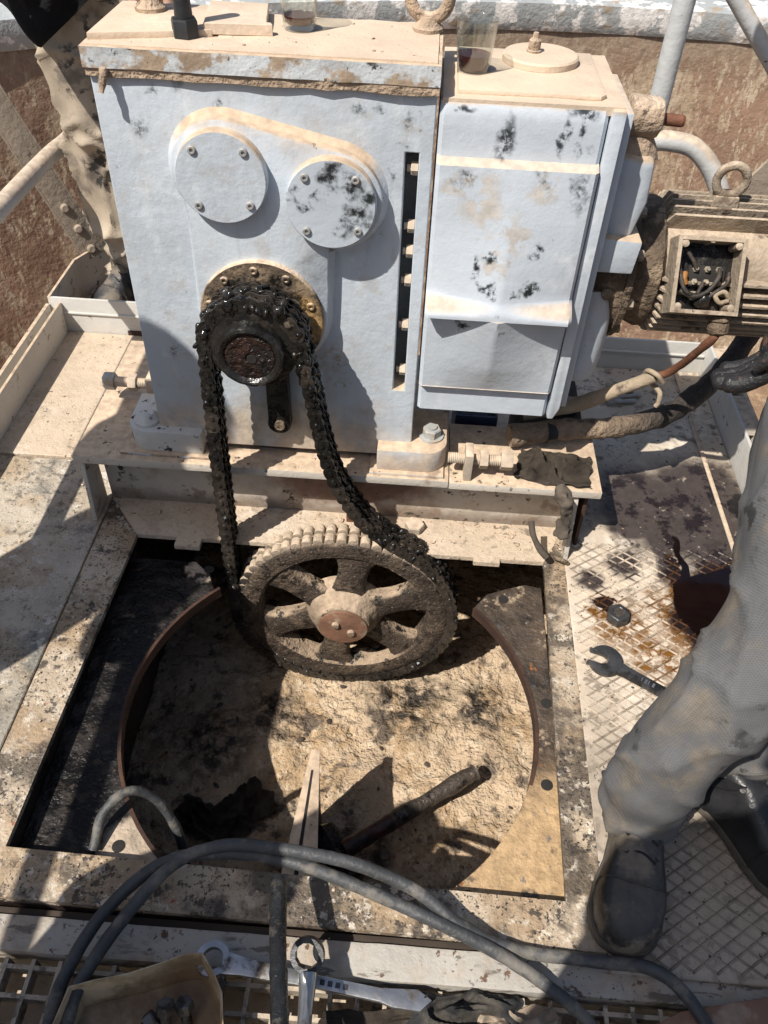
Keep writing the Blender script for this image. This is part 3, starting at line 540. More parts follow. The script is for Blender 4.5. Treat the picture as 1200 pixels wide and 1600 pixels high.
# handrails
def pipe(name, pts, r, m, parent, seg=16, n=6, sm=True): bm = bmesh.new(); tube(bm, pts, r, seg, n, sm=sm); return fin(name, bm, m, parent, .8)
lr = thing('handrail', 'dusty pale pipe handrail along the left platform edge', 'handrail', (-1.05, 1.2, 0))
pipe('mid_rail', [(-1.055, -.9, .468), (-1.05, 1.9, .468), (-1.05, 2.47, .450)], .024, 'grey_rail', lr)
pipe('top_rail', [(-1.055, -.9, .98), (-1.05, 1.9, .98), (-1.05, 2.47, .97)], .024, 'grey_rail', lr)
for y in (-.6, .78): pipe('post', [(-1.053, y, -.1), (-1.053, y, .98)], .024, 'grey_rail', lr, sm=False)
br = thing('angle_brace', 'bolted dusty angle iron brace sloping up to the left of the gearbox', 'brace', (-1.05, 2.38, .1))
bd = V(-1.36, 2.36, .93) - V(-1.035, 2.40, .10); bdn = bd.normalized()
a_, u_, v_ = frame(bd); nrm = V(.35, -.75, .55); nrm = (nrm - bdn * nrm.dot(bdn)).normalized(); sd = bdn.cross(nrm)
for nm, w0, w1, t0, t1 in (('flange', -.03, .034, -.004, .004), ('flange', -.036, -.028, -.004, -.05), ('flange', .034, .04, -.05, .004)):
    bm = bmesh.new(); o = V(-1.035, 2.40, .10)
    vs = [bm.verts.new(o + bd * k + sd * a + nrm * b) for k in (0, 1) for a, b in ((w0, t0), (w1, t0), (w1, t1), (w0, t1))]
    for f in ((0, 1, 2, 3), (7, 6, 5, 4), (0, 4, 5, 1), (1, 5, 6, 2), (2, 6, 7, 3), (3, 7, 4, 0)): bm.faces.new([vs[i] for i in f])
    fin(nm, bm, 'brace', br, .6, .0015)
for k in (.03, .11, .19):
    bm = bmesh.new(); c = V(-1.035, 2.40, .10) + bd * k; lathe(bm, [(.014, 0), (.014, .006), (.009, .011)], c + nrm * .004, nrm, 14); fin('bolt_head', bm, 'brace', br)
rr = thing('handrail_post', 'pale grey pipe post rising behind the motor', 'handrail', (.55, 2.13, 0))
pipe('post', [(.55, 2.13, -.1), (.55, 2.13, 1.6)], .0245, 'grey_rail', rr, sm=False)
pipe('bent_rail', [(.555, 2.12, .655), (.60, 2.115, .657), (.66, 2.11, .645), (.72, 2.10, .592), (.775, 2.09, .50), (.83, 2.08, .40)], .024, 'grey_rail', rr)
r2 = fin('diagonal_pipe', (lambda b: (tube(b, [(.56, 2.5, 1.10), (.80, 2.5, .86), (1.2, 2.5, .46)], .022, 14, 2), b)[1])(bmesh.new()), 'grey_rail', None, .8)
tag(r2, 'thin grey diagonal pipe crossing the top right corner', 'pipe')
bm = bmesh.new(); prism(bm, [(.80, .47), (.93, .47), (1.02, .70), (.97, .72)], (0, 2.2, 0), *XZ, .012); tag(fin('steel_gusset', bm, 'brace', None, .6), 'dark grey flat steel gusset behind the finned motor', 'gusset')

# ================================================================== BASE FRAME
base = thing('base_frame', 'cream steel base plate on stiffened channel under the gearbox', 'machine base', (-.15, 1.6, 0))
fin('base_plate', B(-.733, .10, 1.335, 1.80, .170, .190), 'cream', base, .6, .002)
fin('base_plate', B(.102, .437, 1.335, 1.545, .168, .187), 'cream', base, .6, .002)
M['web'] = mat('dusty_channel_web', (0.56, 0.50, 0.43), .08, 5, .75, layers=(dict(k='noise', s=6, lo=.48, hi=.64, c=(.42, .33, .25), a=.8),
    dict(k='spots', p=[(-.20, 1.405, .09, .085, (.6, 1, 1)), (-.10, 1.405, .09, .075, (.7, 1, 1)), (-.02, 1.405, .10, .06, (.6, 1, 1))], c=(.17, .085, .055), dis=.05, ns=18, soft=.6, a=.9), dict(k='zgrad', lo=.05, hi=.01, brk=.05, s=20, c=(.13, .09, .065), a=.7), dict(k='noise', s=40, lo=.58, hi=.62, c=(.06, .048, .038), mask=(7, .46, .56)), dict(k='noise', s=16, lo=.56, hi=.64, c=(.20, .14, .10), a=.6)), bumps=((40, .3, .003), (140, .3, .001)))
fin('web', B(-.70, .405, 1.405, 1.415, .002, .170), 'web', base, .6)
bm = bmesh.new(); prism(bm, [(1.338, .169), (1.404, .169), (1.404, .003), (1.322, .003)], (-.712, 0, 0), (0, 1, 0), (0, 0, 1), .010); fin('stiffener', bm, 'cream', base, .6, .001)
bm = bmesh.new(); prism(bm, [(1.345, .167), (1.404, .167), (1.404, .003), (1.300, .003)], (.392, 0, 0), (0, 1, 0), (0, 0, 1), .010); fin('stiffener', bm, 'cream', base, .6, .001)
bm = bmesh.new(); prism(bm, [(1.36, .167), (1.404, .167), (1.404, .003), (1.350, .003)], (.418, 0, 0), (0, 1, 0), (0, 0, 1), .008); fin('stiffener', bm, 'rustedge', base, .6, .001)
fin('stiffener', B(-.128, -.112, 1.375, 1.404, .003, .169), 'oxide', base, .6, .001)
fin('web', B(-.70, .40, 1.53, 1.54, .002, .168), 'under', base, .6)
bm = bmesh.new(); lathe(bm, [(.003, 0), (.003, .0003)], (0, 0, 0), (0, 0, 1), 8)
bm.free()

# ================================================================== GEARBOX
G = thing('gearbox', 'big grey-blue gearbox casing with round covers and dusty lid', 'gearbox', (-.26, 1.5, .19))
YF = 1.386
bm = bmesh.new()    # front outline with the bolt slot cut through
X = [-.541, -.033, -.010, .013]; Zs = [.212, .389, .870, .975]
gv = {}
def gvv(x, z, y):
    k = (round(x, 4), round(z, 4), round(y, 4))
    if k not in gv: gv[k] = bm.verts.new((x, y, z))
    return gv[k]
for i in range(3):
    for j in range(3):
        if i == 1 and j == 1: continue
        a = [(X[i], Zs[j]), (X[i + 1], Zs[j]), (X[i + 1], Zs[j + 1]), (X[i], Zs[j + 1])]
        bm.faces.new([gvv(x, z, YF) for x, z in a])
for i in range(3):
    for z, s in ((Zs[0], 1), (Zs[3], -1)):
        f = [gvv(X[i], z, YF), gvv(X[i], z, 1.60), gvv(X[i + 1], z, 1.60), gvv(X[i + 1], z, YF)]; bm.faces.new(f if s > 0 else f[::-1])
for j in range(3):
    for x, s in ((X[0], 1), (X[3], -1)):
        f = [gvv(x, Zs[j], YF), gvv(x, Zs[j + 1], YF), gvv(x, Zs[j + 1], 1.60), gvv(x, Zs[j], 1.60)]; bm.faces.new(f if s > 0 else f[::-1])
bm.faces.new([gvv(x, z, 1.60) for x, z in [(X[0], Zs[0]), (X[0], Zs[1]), (X[0], Zs[2]), (X[0], Zs[3]), (X[1], Zs[3]), (X[2], Zs[3]), (X[3], Zs[3]), (X[3], Zs[2]), (X[3], Zs[1]), (X[3], Zs[0]), (X[2], Zs[0]), (X[1], Zs[0])]])
q = [(X[1], Zs[1]), (X[2], Zs[1]), (X[2], Zs[2]), (X[1], Zs[2])]
for k in range(4):
    (xa, za), (xb, zb) = q[k], q[(k + 1) % 4]
    bm.faces.new([gvv(xa, za, YF), gvv(xb, zb, YF), gvv(xb, zb, 1.47), gvv(xa, za, 1.47)])
bm.faces.new([gvv(x, z, 1.47) for x, z in q])
body = fin('casing', bm, 'paint', G, .5, .004, 3)
fin('slot_back', B(-.0325, -.0105, 1.455, 1.469, .390, .869), 'paint_dark', body, 0)
for z in (.838, .735, .687, .629, .533, .428):
    bm = bmesh.new(); hexprism(bm, (-.0105, 1.405, z), (-1, 0, 0), .020, .012); cyl(bm, (-.0225, 1.405, z), (-.029, 1.405, z), .006)
    fin('slot_bolt', bm, 'bolt_tan', G, .5)
# lid: dusty top plate with crumbling edge
bm = B(-.546, .016, 1.376, 1.606, .976, 1.006); subdiv(bm, 5)
es = [e for e in bm.edges if e.calc_length() > .03]
bmesh.ops.subdivide_edges(bm, edges=es, cuts=3, use_grid_fill=True); rough(bm, .0014, 24, 2)
lid = fin('lid', bm, 'lid_edge', G, .9)
bm = bmesh.new(); prism(bm, [(-.541, 1.405), (-.40, 1.444), (-.355, 1.46), (-.355, 1.603), (-.541, 1.603)], (0, 0, 1.017), (1, 0, 0), (0, 1, 0), .012); fin('lid_plate', bm, 'dusty_top', lid, .5, .002)
bm = B(-.345, .010, 1.386, 1.600, 1.0035, 1.0085); subdiv(bm, 14); rough(bm, .0018, 18, 5, True); fin('dust_layer', bm, 'dusty_top', lid, 1.2)
bm = B(-.54, -.345, 1.386, 1.45, 1.002, 1.0075); subdiv(bm, 8); rough(bm, .0018, 18, 5, True); fin('dust_layer', bm, 'dusty_top', lid, 1.2)
bm = B(-.545, .014, 1.3785, 1.390, .963, .978)
for k in range(4): 
    bmesh.ops.subdivide_edges(bm, edges=[e for e in bm.edges if e.calc_length() > .009], cuts=1, use_grid_fill=True)
rough(bm, .006, 45, 8); fin('caked_seam', bm, 'caked', G, .9)
bm = bmesh.new(); tube(bm, [(-.512, 1.376, .975), (-.514, 1.366, .960), (-.517, 1.360, .944)], lambda t: .0075 * (1 - .5 * t), 8, 4, jit=.003, jsc=120); fin('dried_drip', bm, 'caked', G, .9)
# raised boss (one casting for both upper covers and the output bearing)
c1, c2, c3 = (-.336, .827), (-.153, .790), (-.287, .560)
def outline(g):
    o = arc(c1[0], c1[1], .086 + g, 214, 78, 16) + arc(c2[0], c2[1], .083 + g, 76, -96, 18)
    o += [(-.163 + g, .690), (-.165 + g, .62)] + arc(c3[0], c3[1], .119 + g, -4, -176, 18) + [(-.404 - g, .60), (-.402 - g, .72)]
    return o[::-1]
bm = bmesh.new(); L0 = outline(0); L1 = outline(.003); L2 = outline(.014)
lv = [[bm.verts.new((x, y, z)) for x, z in L] for L, y in ((L0, 1.3595), (L1, 1.362), (L1, 1.376), (L2, 1.3875))]
bm.faces.new(lv[0])
for a, b in zip(lv, lv[1:]):
    for i in range(len(a)): bm.faces.new((a[i], b[i], b[(i + 1) % len(a)], a[(i + 1) % len(a)]))
fin('boss', bm, 'paint', G, .7)
def screws(parent, cx, cz, r, y, angs, mname='screw', s=.0072):
    for a in angs:
        a = math.radians(a); bm = bmesh.new()
        lathe(bm, [(s, 0), (s, .003), (s * .8, .0042), (s * .45, .0042), (s * .42, .001)], (cx + r * math.cos(a), y, cz + r * math.sin(a)), (0, -1, 0), 14, True, True)
        o = fin('screw', bm, mname, parent, .5)
        bm = bmesh.new(); lathe(bm, [(s * .46, 0), (s * .46, .0012)], (cx + r * math.cos(a), y - .0008, cz + r * math.sin(a)), (0, -1, 0), 6); fin('socket', bm, 'hole_black', o, .5) if False else bm.free()
for (cx, cz), m_ in (((-.336, .827), 'paint'), ((-.153, .793), 'paint_smear')):
    bm = bmesh.new(); lathe(bm, [(.077, 0), (.077, .0185), (.075, .021), (.0, .0215)][:3], (cx, 1.3598, cz), (0, -1, 0), 56)
    cv = fin('round_cover', bm, m_, G, .5); screws(cv, cx, cz, .0625, 1.3388, (48, 133, 228, 318))
    cv['label'] = 'clean grey round cover' if m_ == 'paint' else 'round cover smeared with black grease'
bm = bmesh.new(); lathe(bm, [(.117, 0), (.117, .010), (.115, .012), (.06, .012), (.06, .004)], (c3[0], 1.3598, c3[1]), (0, -1, 0), 64)
bf = fin('bearing_flange', bm, 'bearing', G, .5); screws(bf, c3[0], c3[1], .100, 1.3475, (20, 60, 95, 130, 165, 200, 340), 'bearing', .008)
bm = bmesh.new(); lathe(bm, [(.055, 0), (.055, .035), (.045, .04)], (c3[0] - .003, 1.356, c3[1]), (0, -1, 0), 32); fin('shaft_collar', bm, 'grease', G, .6)
# lug under the output shaft
bm = bmesh.new(); prism(bm, [(-.293, .50), (-.293, .318)] + arc(-.270, .300, .025, 190, 350, 8) + [(-.247, .318), (-.247, .50)], (0, 1.358, 0), *XZ, .03); lug = fin('drain_lug', bm, 'grease', G, .6, .003)
bm = bmesh.new(); lathe(bm, [(.011, 0), (.011, .008), (.005, .009)], (-.268, 1.357, .302), (0, -1, 0), 14); fin('lug_bolt', bm, 'motor_dark', lug)
# feet with bolts
def foot(x0, x1, y0, bx, by, mname, right):
    bm = bmesh.new(); r = .045
    pts = [(x0, y0), (x1 - r, y0)] + arc(x1 - r, y0 + r, r, -80, 0, 6) + [(x1, 1.50), (x0, 1.50)] if right else [(x1, y0)] + [(x1, 1.50), (x0, 1.50)] + arc(x0 + r, y0 + r, r, 180, 260, 6)
    prism(bm, pts, (0, 0, .252), (1, 0, 0), (0, 1, 0), .055); ft = fin('foot', bm, mname, G, .5, .004)
    return ft
M['foot_white'] = mat('chipped_white_foot', (.62, .62, .60), .08, 8, .6, layers=(dict(k='noise', s=9, lo=.50, hi=.64, c=DUST, a=.8, rg=.9), dict(k='noise', s=32, lo=.57, hi=.60, c=(.03, .035, .04), mask=(12, .44, .54)), dict(k='noise', s=12, lo=.60, hi=.68, c=(.30, .23, .17))), bumps=((40, .3, .003),))
fl = foot(-.612, -.445, 1.362, -.566, 1.40, 'foot_white', False)
bm = bmesh.new(); lathe(bm, [(.029, 0), (.029, .006), (.024, .010), (.022, .014), (.016, .021)], (-.572, 1.402, .2525), (0, 0, 1), 24); fin('foot_bolt', bm, 'foot_white', fl, .6)
frt = foot(-.060, .091, 1.352, .05, 1.40, 'paint', True)
bm = bmesh.new(); lathe(bm, [(.027, 0), (.027, .004)], (.056, 1.412, .2525), (0, 0, 1), 24); hexprism(bm, (.056, 1.412, .2565), (0, 0, 1), .036, .019, rot=.3); lathe(bm, [(.011, 0), (.011, .004)], (.056, 1.412, .2755), (0, 0, 1), 16); fin('foot_bolt', bm, 'bolt_grey', frt, .5)
fin('shim', B(-.63, -.40, 1.352, 1.50, .1905, .197), 'lid_edge', G, .5, .001); fin('shim', B(-.075, .088, 1.342, 1.50, .1905, .197), 'cream', G, .5, .001)
fin('gap_shade_fill', B(-.445, -.06, 1.40, 1.59, .1975, .213), 'under', G, 0)  # dark slab added between the feet as painted shade for the open gap
# mud packed on the base in front of the casing
# jack bolts
def jack(name, label, lug, nut, head, z, y, sgn):
    t = thing(name, label, 'jack bolt', (lug, y, .19))
    fin('lug', B(lug - .009, lug + .009, y - .024, y + .024, .188, z + .026), 'bolt_tan', t, .5, .003)
    bm = bmesh.new(); hexprism(bm, (nut - .009, y, z), (1, 0, 0), .036, .018, .05); fin('lock_nut', bm, 'bolt_tan', t, .5)
    bm = bmesh.new(); hexprism(bm, (head - sgn * .012, y, z), (sgn, 0, 0), .036, .026, .1); fin('bolt_head', bm, 'bolt_tan' if sgn > 0 else 'bolt_grey', t, .5)
    bm = bmesh.new(); thread(bm, (lug - sgn * .045, y, z), (head, y, z), .0125); fin('shank', bm, 'bolt_tan', t, .6)
jack('jack_bolt', 'dusty jack bolt with lug on the right end of the base plate', .140, .173, .222, .232, 1.368, 1)
jack('jack_bolt', 'cream jack bolt pointing left beside the gearbox foot', -.600, -.645, -.700, .245, 1.545, -1)

# things on the lid
def eyebolt(label, x, y, z, yaw, R=.033, r=.0105):
    t = thing('eyebolt', label, 'eyebolt', (x, y, z))
    bm = bmesh.new(); lathe(bm, [(.026, 0), (.026, .006), (.020, .012), (.014, .022)], (x, y, z), (0, 0, 1), 20); fin('collar', bm, 'caked', t, .7)
    bm = bmesh.new(); pts = [(x + R * math.cos(a) * math.cos(yaw), y + R * math.cos(a) * math.sin(yaw), z + .018 + R + R * math.sin(a)) for a in [2 * PI * i / 28 for i in range(28)]]
    P = [Vector(p) for p in pts]; rings = []
    c = Vector((x, y, z + .018 + R)); ax = V(-math.sin(yaw), math.cos(yaw), 0)
    for p in P:
        d = (p - c).normalized(); rings.append([bm.verts.new(p + (d * math.cos(2 * PI * k / 12) + ax * math.sin(2 * PI * k / 12)) * r) for k in range(12)])
    for i in range(28):
        A, C = rings[i], rings[(i + 1) % 28]
        for k in range(12): bm.faces.new((A[k], A[(k + 1) % 12], C[(k + 1) % 12], C[k]))
    fin('ring', bm, 'caked', t, .8); return t
eyebolt('dusty lifting eyebolt at the left end of the gearbox lid', -.478, 1.552, 1.017, .25)
eyebolt('dusty lifting eyebolt on the right corner of the gearbox lid', -.010, 1.558, 1.008, -.15)
t = thing('black_bolt', 'black hex bolt standing on its head on the lid', 'bolt', (-.395, 1.448, 1.008))
bm = bmesh.new(); hexprism(bm, (-.395, 1.448, 1.0085), (0, 0, 1), .038, .026, .08, .4); fin('head', bm, 'black_bolt', t, .5)
bm = bmesh.new(); lathe(bm, [(.0145, 0), (.0125, .04)], (-.395, 1.448, 1.034), (0, 0, 1), 18); fin('shank', bm, 'black_bolt', t, .6)
bm = bmesh.new(); thread(bm, (-.395, 1.448, 1.07), (-.392, 1.446, 1.15), .0128, .0035); fin('thread', bm, 'black_bolt', t, .6)
bm = bmesh.new(); prism(bm, [(-.368, 1.460), (-.258, 1.470), (-.262, 1.482), (-.270, 1.483), (-.285, 1.597), (-.385, 1.597)], (0, 0, 1.026), (1, 0, 0), (0, 1, 0), .017)
bmesh.ops.subdivide_edges(bm, edges=bm.edges[:], cuts=2); tag(fin('loose_plate', bm, 'dusty_top', None, .5, .001, 1), 'small flat dusty plate lying on the gearbox lid', 'plate')
def glass(label, x, y, z, h, r0, r1, tea):
    t = thing('tea_glass', label, 'glass', (x, y, z), 'tea glasses on the machine')
    th = .0022
    bm = bmesh.new(); lathe(bm, [(r0 * .93, 0), (r0, .004), (r0 + (r1 - r0) * .5, h * .5), (r1, h - .001), (r1 - th * .5, h), (r1 - th, h - .001), (r0 + (r1 - r0) * .5 - th, h * .5), (r0 - th, .011), (r0 * .8, .0085)], (x, y, z + .0005), (0, 0, 1), 48); fin('vessel', bm, 'glass', t, .9)
    rt = r0 + (r1 - r0) * tea / h - th - .0004
    bm = bmesh.new(); lathe(bm, [(r0 * .78, 0), (r0 - th - .0005, .003), (rt, tea - .010)], (x, y, z + .0095), (0, 0, 1), 48); fin('tea', bm, 'tea', t, .9)
    return t
glass('tea glass with a last sip on the gearbox lid', -.222, 1.523, 1.0085, .098, .027, .034, .022)
glass('tea glass a quarter full of dark tea beside the round cap', .070, 1.512, .957, .085, .0265, .0345, .034)
# ================================================================== BEVEL GEAR HOUSING
H = thing('gear_housing', 'pale grey box housing with envelope-shaped front bolted to the gearbox', 'gear housing', (.16, 1.52, .35))
hx0, hx1 = .019, .288
def prot(u, z):
    if z > .8688: return .006
    if z > .861: return .006 + .020 * (.8688 - z) / .0078
    up = .026 + .036 * (1 - abs(u)) ** .8 * min(1, max(0, (.861 - z) / .25))
    lo = .016 + .044 * max(0, (z - .412) / .186) * (1 - .72 * abs(u)) + .010 * min(1, (z - .412) / .06) * max(0, 1 - abs(u) * 1.1)
    if z > .634: return up
    if z > .5985: t = min(1, (.634 - z) / .030); t = t * t * (3 - 2 * t); return up * (1 - t) + .066 * t
    if z > .412: return lo
    if z > .407: return .004 + (.018 - .004) * (z - .407) / .005
    return .004
zl = [.345, .36, .38, .395, .406, .4072, .4118, .4122] + [.412 + .186 * k / 16 for k in range(1, 17)] + [.5984, .5986] + [.5986 + .0354 * k / 10 for k in range(1, 10)] + [.6341] + [.634 + .227 * k / 18 for k in range(1, 19)] + [.863, .865, .867, .8688, .8690, .89, .91, .93, .944, .951]
bm = bmesh.new(); nx = 40; gg = []
for z in zl:
    row = []
    for i in range(nx + 1):
        u = -1 + 2 * i / nx; y = 1.392 - prot(u, z)
        if z > .94: y += (z - .94) * .5
        e = min(1 - abs(u), .05) / .05; y += .008 * (1 - e) ** 2
        row.append(bm.verts.new((hx0 + (hx1 - hx0) * i / nx, y, z)))
    gg.append(row)
for a, b in zip(gg, gg[1:]):
    for i in range(nx): bm.faces.new((a[i], a[i + 1], b[i + 1], b[i]))
def back(vs): return [bm.verts.new((v.co.x, 1.62, v.co.z)) for v in vs]
for line in ([r[0] for r in gg], [r[-1] for r in gg], gg[0], gg[-1]):
    bk = back(line)
    for i in range(len(line) - 1): bm.faces.new((line[i], line[i + 1], bk[i + 1], bk[i]))
hb = fin('housing_body', bm, 'paint_housing', H, .55)
bm = bmesh.new(); prism(bm, [(.291, .955), (.313, .955), (.313, .372), (.303, .345), (.291, .345)][::-1], (0, 1.380, 0), *XZ, .24); fin('side_flange', bm, 'paint_housing', H, .5, .003)
bm = bmesh.new(); prism(bm, [(.316, .945), (.330, .945), (.330, .36), (.316, .36)][::-1], (0, 1.405, 0), *XZ, .2); fin('side_flange', bm, 'paint_housing', H, .5, .002)
fin('side_flange', B(-.007, .014, 1.394, 1.6, .40, .86), 'paint_housing', H, 0) if False else None
bm = B(.022, .312, 1.392, 1.665, .944, .957); subdiv(bm, 9); rough(bm, .0015, 20, 3); fin('top_plate', bm, 'dusty_top', H, .9)
bm = bmesh.new(); prism(bm, [(.045, 1.415), (.275, 1.418), (.285, 1.43), (.285, 1.65), (.045, 1.65)], (0, 0, .964), (1, 0, 0), (0, 1, 0), .010); fin('top_panel', bm, 'dusty_top', H, .5, .004)
bm = bmesh.new(); lathe(bm, [(.066, 0), (.066, .009), (.063, .012)], (.188, 1.585, .9645), (0, 0, 1), 48); cp = fin('round_cap', bm, 'dusty_top', H, .5)
bm = bmesh.new(); lathe(bm, [(.013, 0), (.013, .003), (.0105, .004), (.0105, .018), (.006, .022), (.0045, .030)], (.176, 1.592, .9765), (0, 0, 1), 18); fin('grease_nipple', bm, 'caked', cp, .6)
# oil breather, bracket, bell housing on the right side
bm = bmesh.new(); lathe(bm, [(.024, 0), (.034, .006), (.034, .050), (.030, .060), (.022, .064)], (.335, 1.50, .912), (1, 0, -.05), 28); fin('breather', bm, 'caked', H, .6)
bm = bmesh.new(); lathe(bm, [(.010, 0), (.010, .034), (.0105, .035), (.0085, .040)], (.398, 1.50, .909), (1, 0, -.05), 16); fin('breather_pin', bm, 'oxide', H, .6)
bm = bmesh.new(); lathe(bm, [(.044, 0), (.036, .02), (.024, .04), (.022, .06)], (.366, 1.50, .845), (0, 0, 1), 24); fin('neck', bm, 'caked', H, .7)
bm = bmesh.new(); prism(bm, [(.334, .862), (.398, .858), (.402, .78), (.385, .705), (.334, .705)][::-1], (0, 1.452, 0), *XZ, .13); fin('bearing_bracket', bm, 'paint', H, .5, .018, 4)
bm = bmesh.new(); prism(bm, [(.332, .722), (.405, .718), (.400, .655), (.332, .655)][::-1], (0, 1.430, 0), *XZ, .14); fin('bracket_step', bm, 'paint', H, .5, .005)
bm = bmesh.new(); lathe(bm, [(.10, 0), (.125, .03), (.14, .06), (.143, .075)], (.326, 1.60, .60), (1, 0, 0), 48); rough(bm, .004, 30, 1); bh = fin('bell_housing', bm, 'motor_dark', H, .8)
bm = bmesh.new(); lathe(bm, [(.012, 0), (.012, .01), (.006, .012)], (.372, 1.467, .595), (0, -1, .1), 14); fin('bell_bolt', bm, 'motor_dark', bh)
bm = bmesh.new(); tube(bm, [(.350, 1.50, .585), (.352, 1.48, .52), (.350, 1.475, .46), (.345, 1.475, .415), (.343, 1.476, .395)], lambda t: .041 * math.sqrt(max(.03, 1 - max(0, (t - .72) / .28) ** 2)), 24, 8); fin('oil_elbow', bm, 'paint', H, 1.2)
fin('lower_lug', B(.300, .322, 1.44, 1.49, .335, .365), 'oxide', H, .5, .003)

# ================================================================== MOTOR
MO = thing('electric_motor', 'dust-coated finned electric motor with open terminal box', 'motor', (.65, 1.60, .45))
MC = (1.605, .597)
bm = bmesh.new(); lathe(bm, [(.135, 0), (.155, .002), (.155, .014), (.150, .016)], (.400, MC[0], MC[1]), (1, 0, 0), 56); fl_ = fin('mounting_flange', bm, 'motor_dark', MO, .5)
for a in (35, 75, 115, 150, 190, 230, 262, 300):
    a = math.radians(a); bm = bmesh.new(); hexprism(bm, (.416, MC[0] + .140 * math.cos(a), MC[1] + .140 * math.sin(a)), (1, 0, 0), .018, .012); fin('flange_bolt', bm, 'motor', fl_, .5)
bm = bmesh.new(); lathe(bm, [(.11, 0), (.115, .02), (.124, .05), (.114, .06), (.104, .065), (.104, .60)], (.416, MC[0], MC[1]), (1, 0, 0), 64); fin('stator_body', bm, 'motor', MO, .6)
bm = bmesh.new(); lathe(bm, [(.118, 0), (.122, .02), (.130, .044), (.128, .054)], (.4165, MC[0], MC[1]), (1, 0, 0), 56); rough(bm, .003, 35, 6); fin('end_bell', bm, 'motor_dark', MO, .8)
bm = bmesh.new(); prism(bm, [(.462, .100), (.485, .139), (1.0, .139), (1.0, .100)][::-1], (0, -.0026, 0), *XZ, -.0052)
fm = fin('cooling_fin', bm, 'motor', MO, 0)
def place_fin(o, deg):
    a = math.radians(deg); o.matrix_basis = Matrix.Translation((0, MC[0], MC[1])) @ Matrix.Rotation(a, 4, 'X')
place_fin(fm, -42)
for k in range(40):
    dg = -180 + k * 9
    if abs(dg - 45) < 25: continue
    o = link_obj('cooling_fin', fm.data, MO); place_fin(o, dg + 4)
bm = bmesh.new(); prism(bm, [(.555, .10), (.615, .10), (.608, .150), (.562, .150)], (0, MC[0] - .022, MC[1]), *XZ, .044); fin('eye_boss', bm, 'motor', MO, .5, .004)
# eyebolt of the motor
bm = bmesh.new(); ec = V(.585, MC[0] - .01, MC[1] + .178); rings = []
for i in range(24):
    a = 2 * PI * i / 24; d = V(math.cos(a), 0, math.sin(a)); rings.append([bm.verts.new(ec + d * .028 + (d * math.cos(2 * PI * k / 10) * .0085 + V(0, 1, 0) * math.sin(2 * PI * k / 10) * .0085)) for k in range(10)])
for i in range(24):
    A, C = rings[i], rings[(i + 1) % 24]
    for k in range(10): bm.faces.new((A[k], A[(k + 1) % 10], C[(k + 1) % 10], C[k]))
fin('lifting_eye', bm, 'motor', MO, .9)
# terminal box, tilted on the upper front
tx0, tx1 = .484, .612; TT = V(0, 1.487, .712); TBm = V(0, 1.410, .594); dn = (TBm - TT); hgt = dn.length; dn.normalize(); tn = V(0, -dn.z * -1, 0); tn = V(1, 0, 0).cross(-dn); 
if tn.y > 0: tn = -tn
def tp(x, h, d): return V(x, 0, 0) + TT + dn * h - tn * d      # d: depth behind the rim plane
def tbox(bm, x0, x1, h0, h1, d0, d1):
    vs = [bm.verts.new(tp(x, h, d)) for d in (d0, d1) for x, h in ((x0, h0), (x1, h0), (x1, h1), (x0, h1))]
    for f in ((0, 3, 2, 1), (4, 5, 6, 7), (0, 1, 5, 4), (1, 2, 6, 5), (2, 3, 7, 6), (3, 0, 4, 7)): bm.faces.new([vs[i] for i in f])
tb_ = bmesh.new(); w_ = .0075
tbox(tb_, tx0, tx1, 0, w_, 0, .055); tbox(tb_, tx0, tx1, hgt - w_, hgt, .0, .055); tbox(tb_, tx0, tx0 + w_, w_, hgt - w_, 0, .055); tbox(tb_, tx1 - w_, tx1, w_, hgt - w_, 0, .055); tbox(tb_, tx0 + .001, tx1 - .001, .001, hgt - .001, .052, .07)
TB = fin('terminal_box', tb_, 'motor', MO, .5)
b_ = bmesh.new(); tbox(b_, tx0 + w_, tx1 - w_, w_, hgt - w_, .046, .0515); fin('box_floor', b_, 'grease', TB, 0)
b_ = bmesh.new(); tbox(b_, .520, .590, .048, .088, .034, .047); fin('terminal_block', b_, 'hole_black', TB, .5, .003)
for i in range(3):
    for j in range(2):
        b_ = bmesh.new(); c = tp(.532 + .022 * i, .056 + .024 * j, .034); hexprism(b_, c, tn, .011, .006); lathe(b_, [(.003, 0), (.003, .006)], c + tn * .006, tn, 10); fin('terminal_stud', b_, 'brass', TB, .5)
for x, h in ((tx0 + .014, .014), (tx1 - .014, .014), (tx0 + .014, hgt - .012), (tx1 - .014, hgt - .014), ((tx0 + tx1) / 2, .004)):
    b_ = bmesh.new(); lathe(b_, [(.007, 0), (.007, .040), (.0045, .041)], tp(x, h, .042), tn, 12); fin('screw_post', b_, 'motor', TB, .5)
def wirep(pts, r, m_): 
    b_ = bmesh.new(); tube(b_, [tp(*p) for p in pts], r, 9, 7, jit=.001, jsc=90); fin('wire', b_, m_, TB, .9)
wirep([(.532, .056, .026), (.520, .040, .020), (.502, .022, .022), (.497, .050, .020), (.510, .095, .016), (.535, .104, .022), (.548, .080, .026)], .0042, 'wire')
wirep([(.576, .054, .026), (.570, .075, .014), (.555, .098, .018), (.530, .108, .020), (.505, .098, .026)], .0046, 'wire')
wirep([(.510, .064, .022), (.509, .076, .020), (.513, .086, .022)], .0058, 'tape')
wirep([(.556, .112, .024), (.575, .095, .020), (.592, .080, .024), (.596, .06, .03)], .004, 'wire')
wirep([(.60, .112, .03), (.582, .116, .022), (.572, .104, .020), (.588, .096, .022), (.602, .108, .03)], .0045, 'conduit')
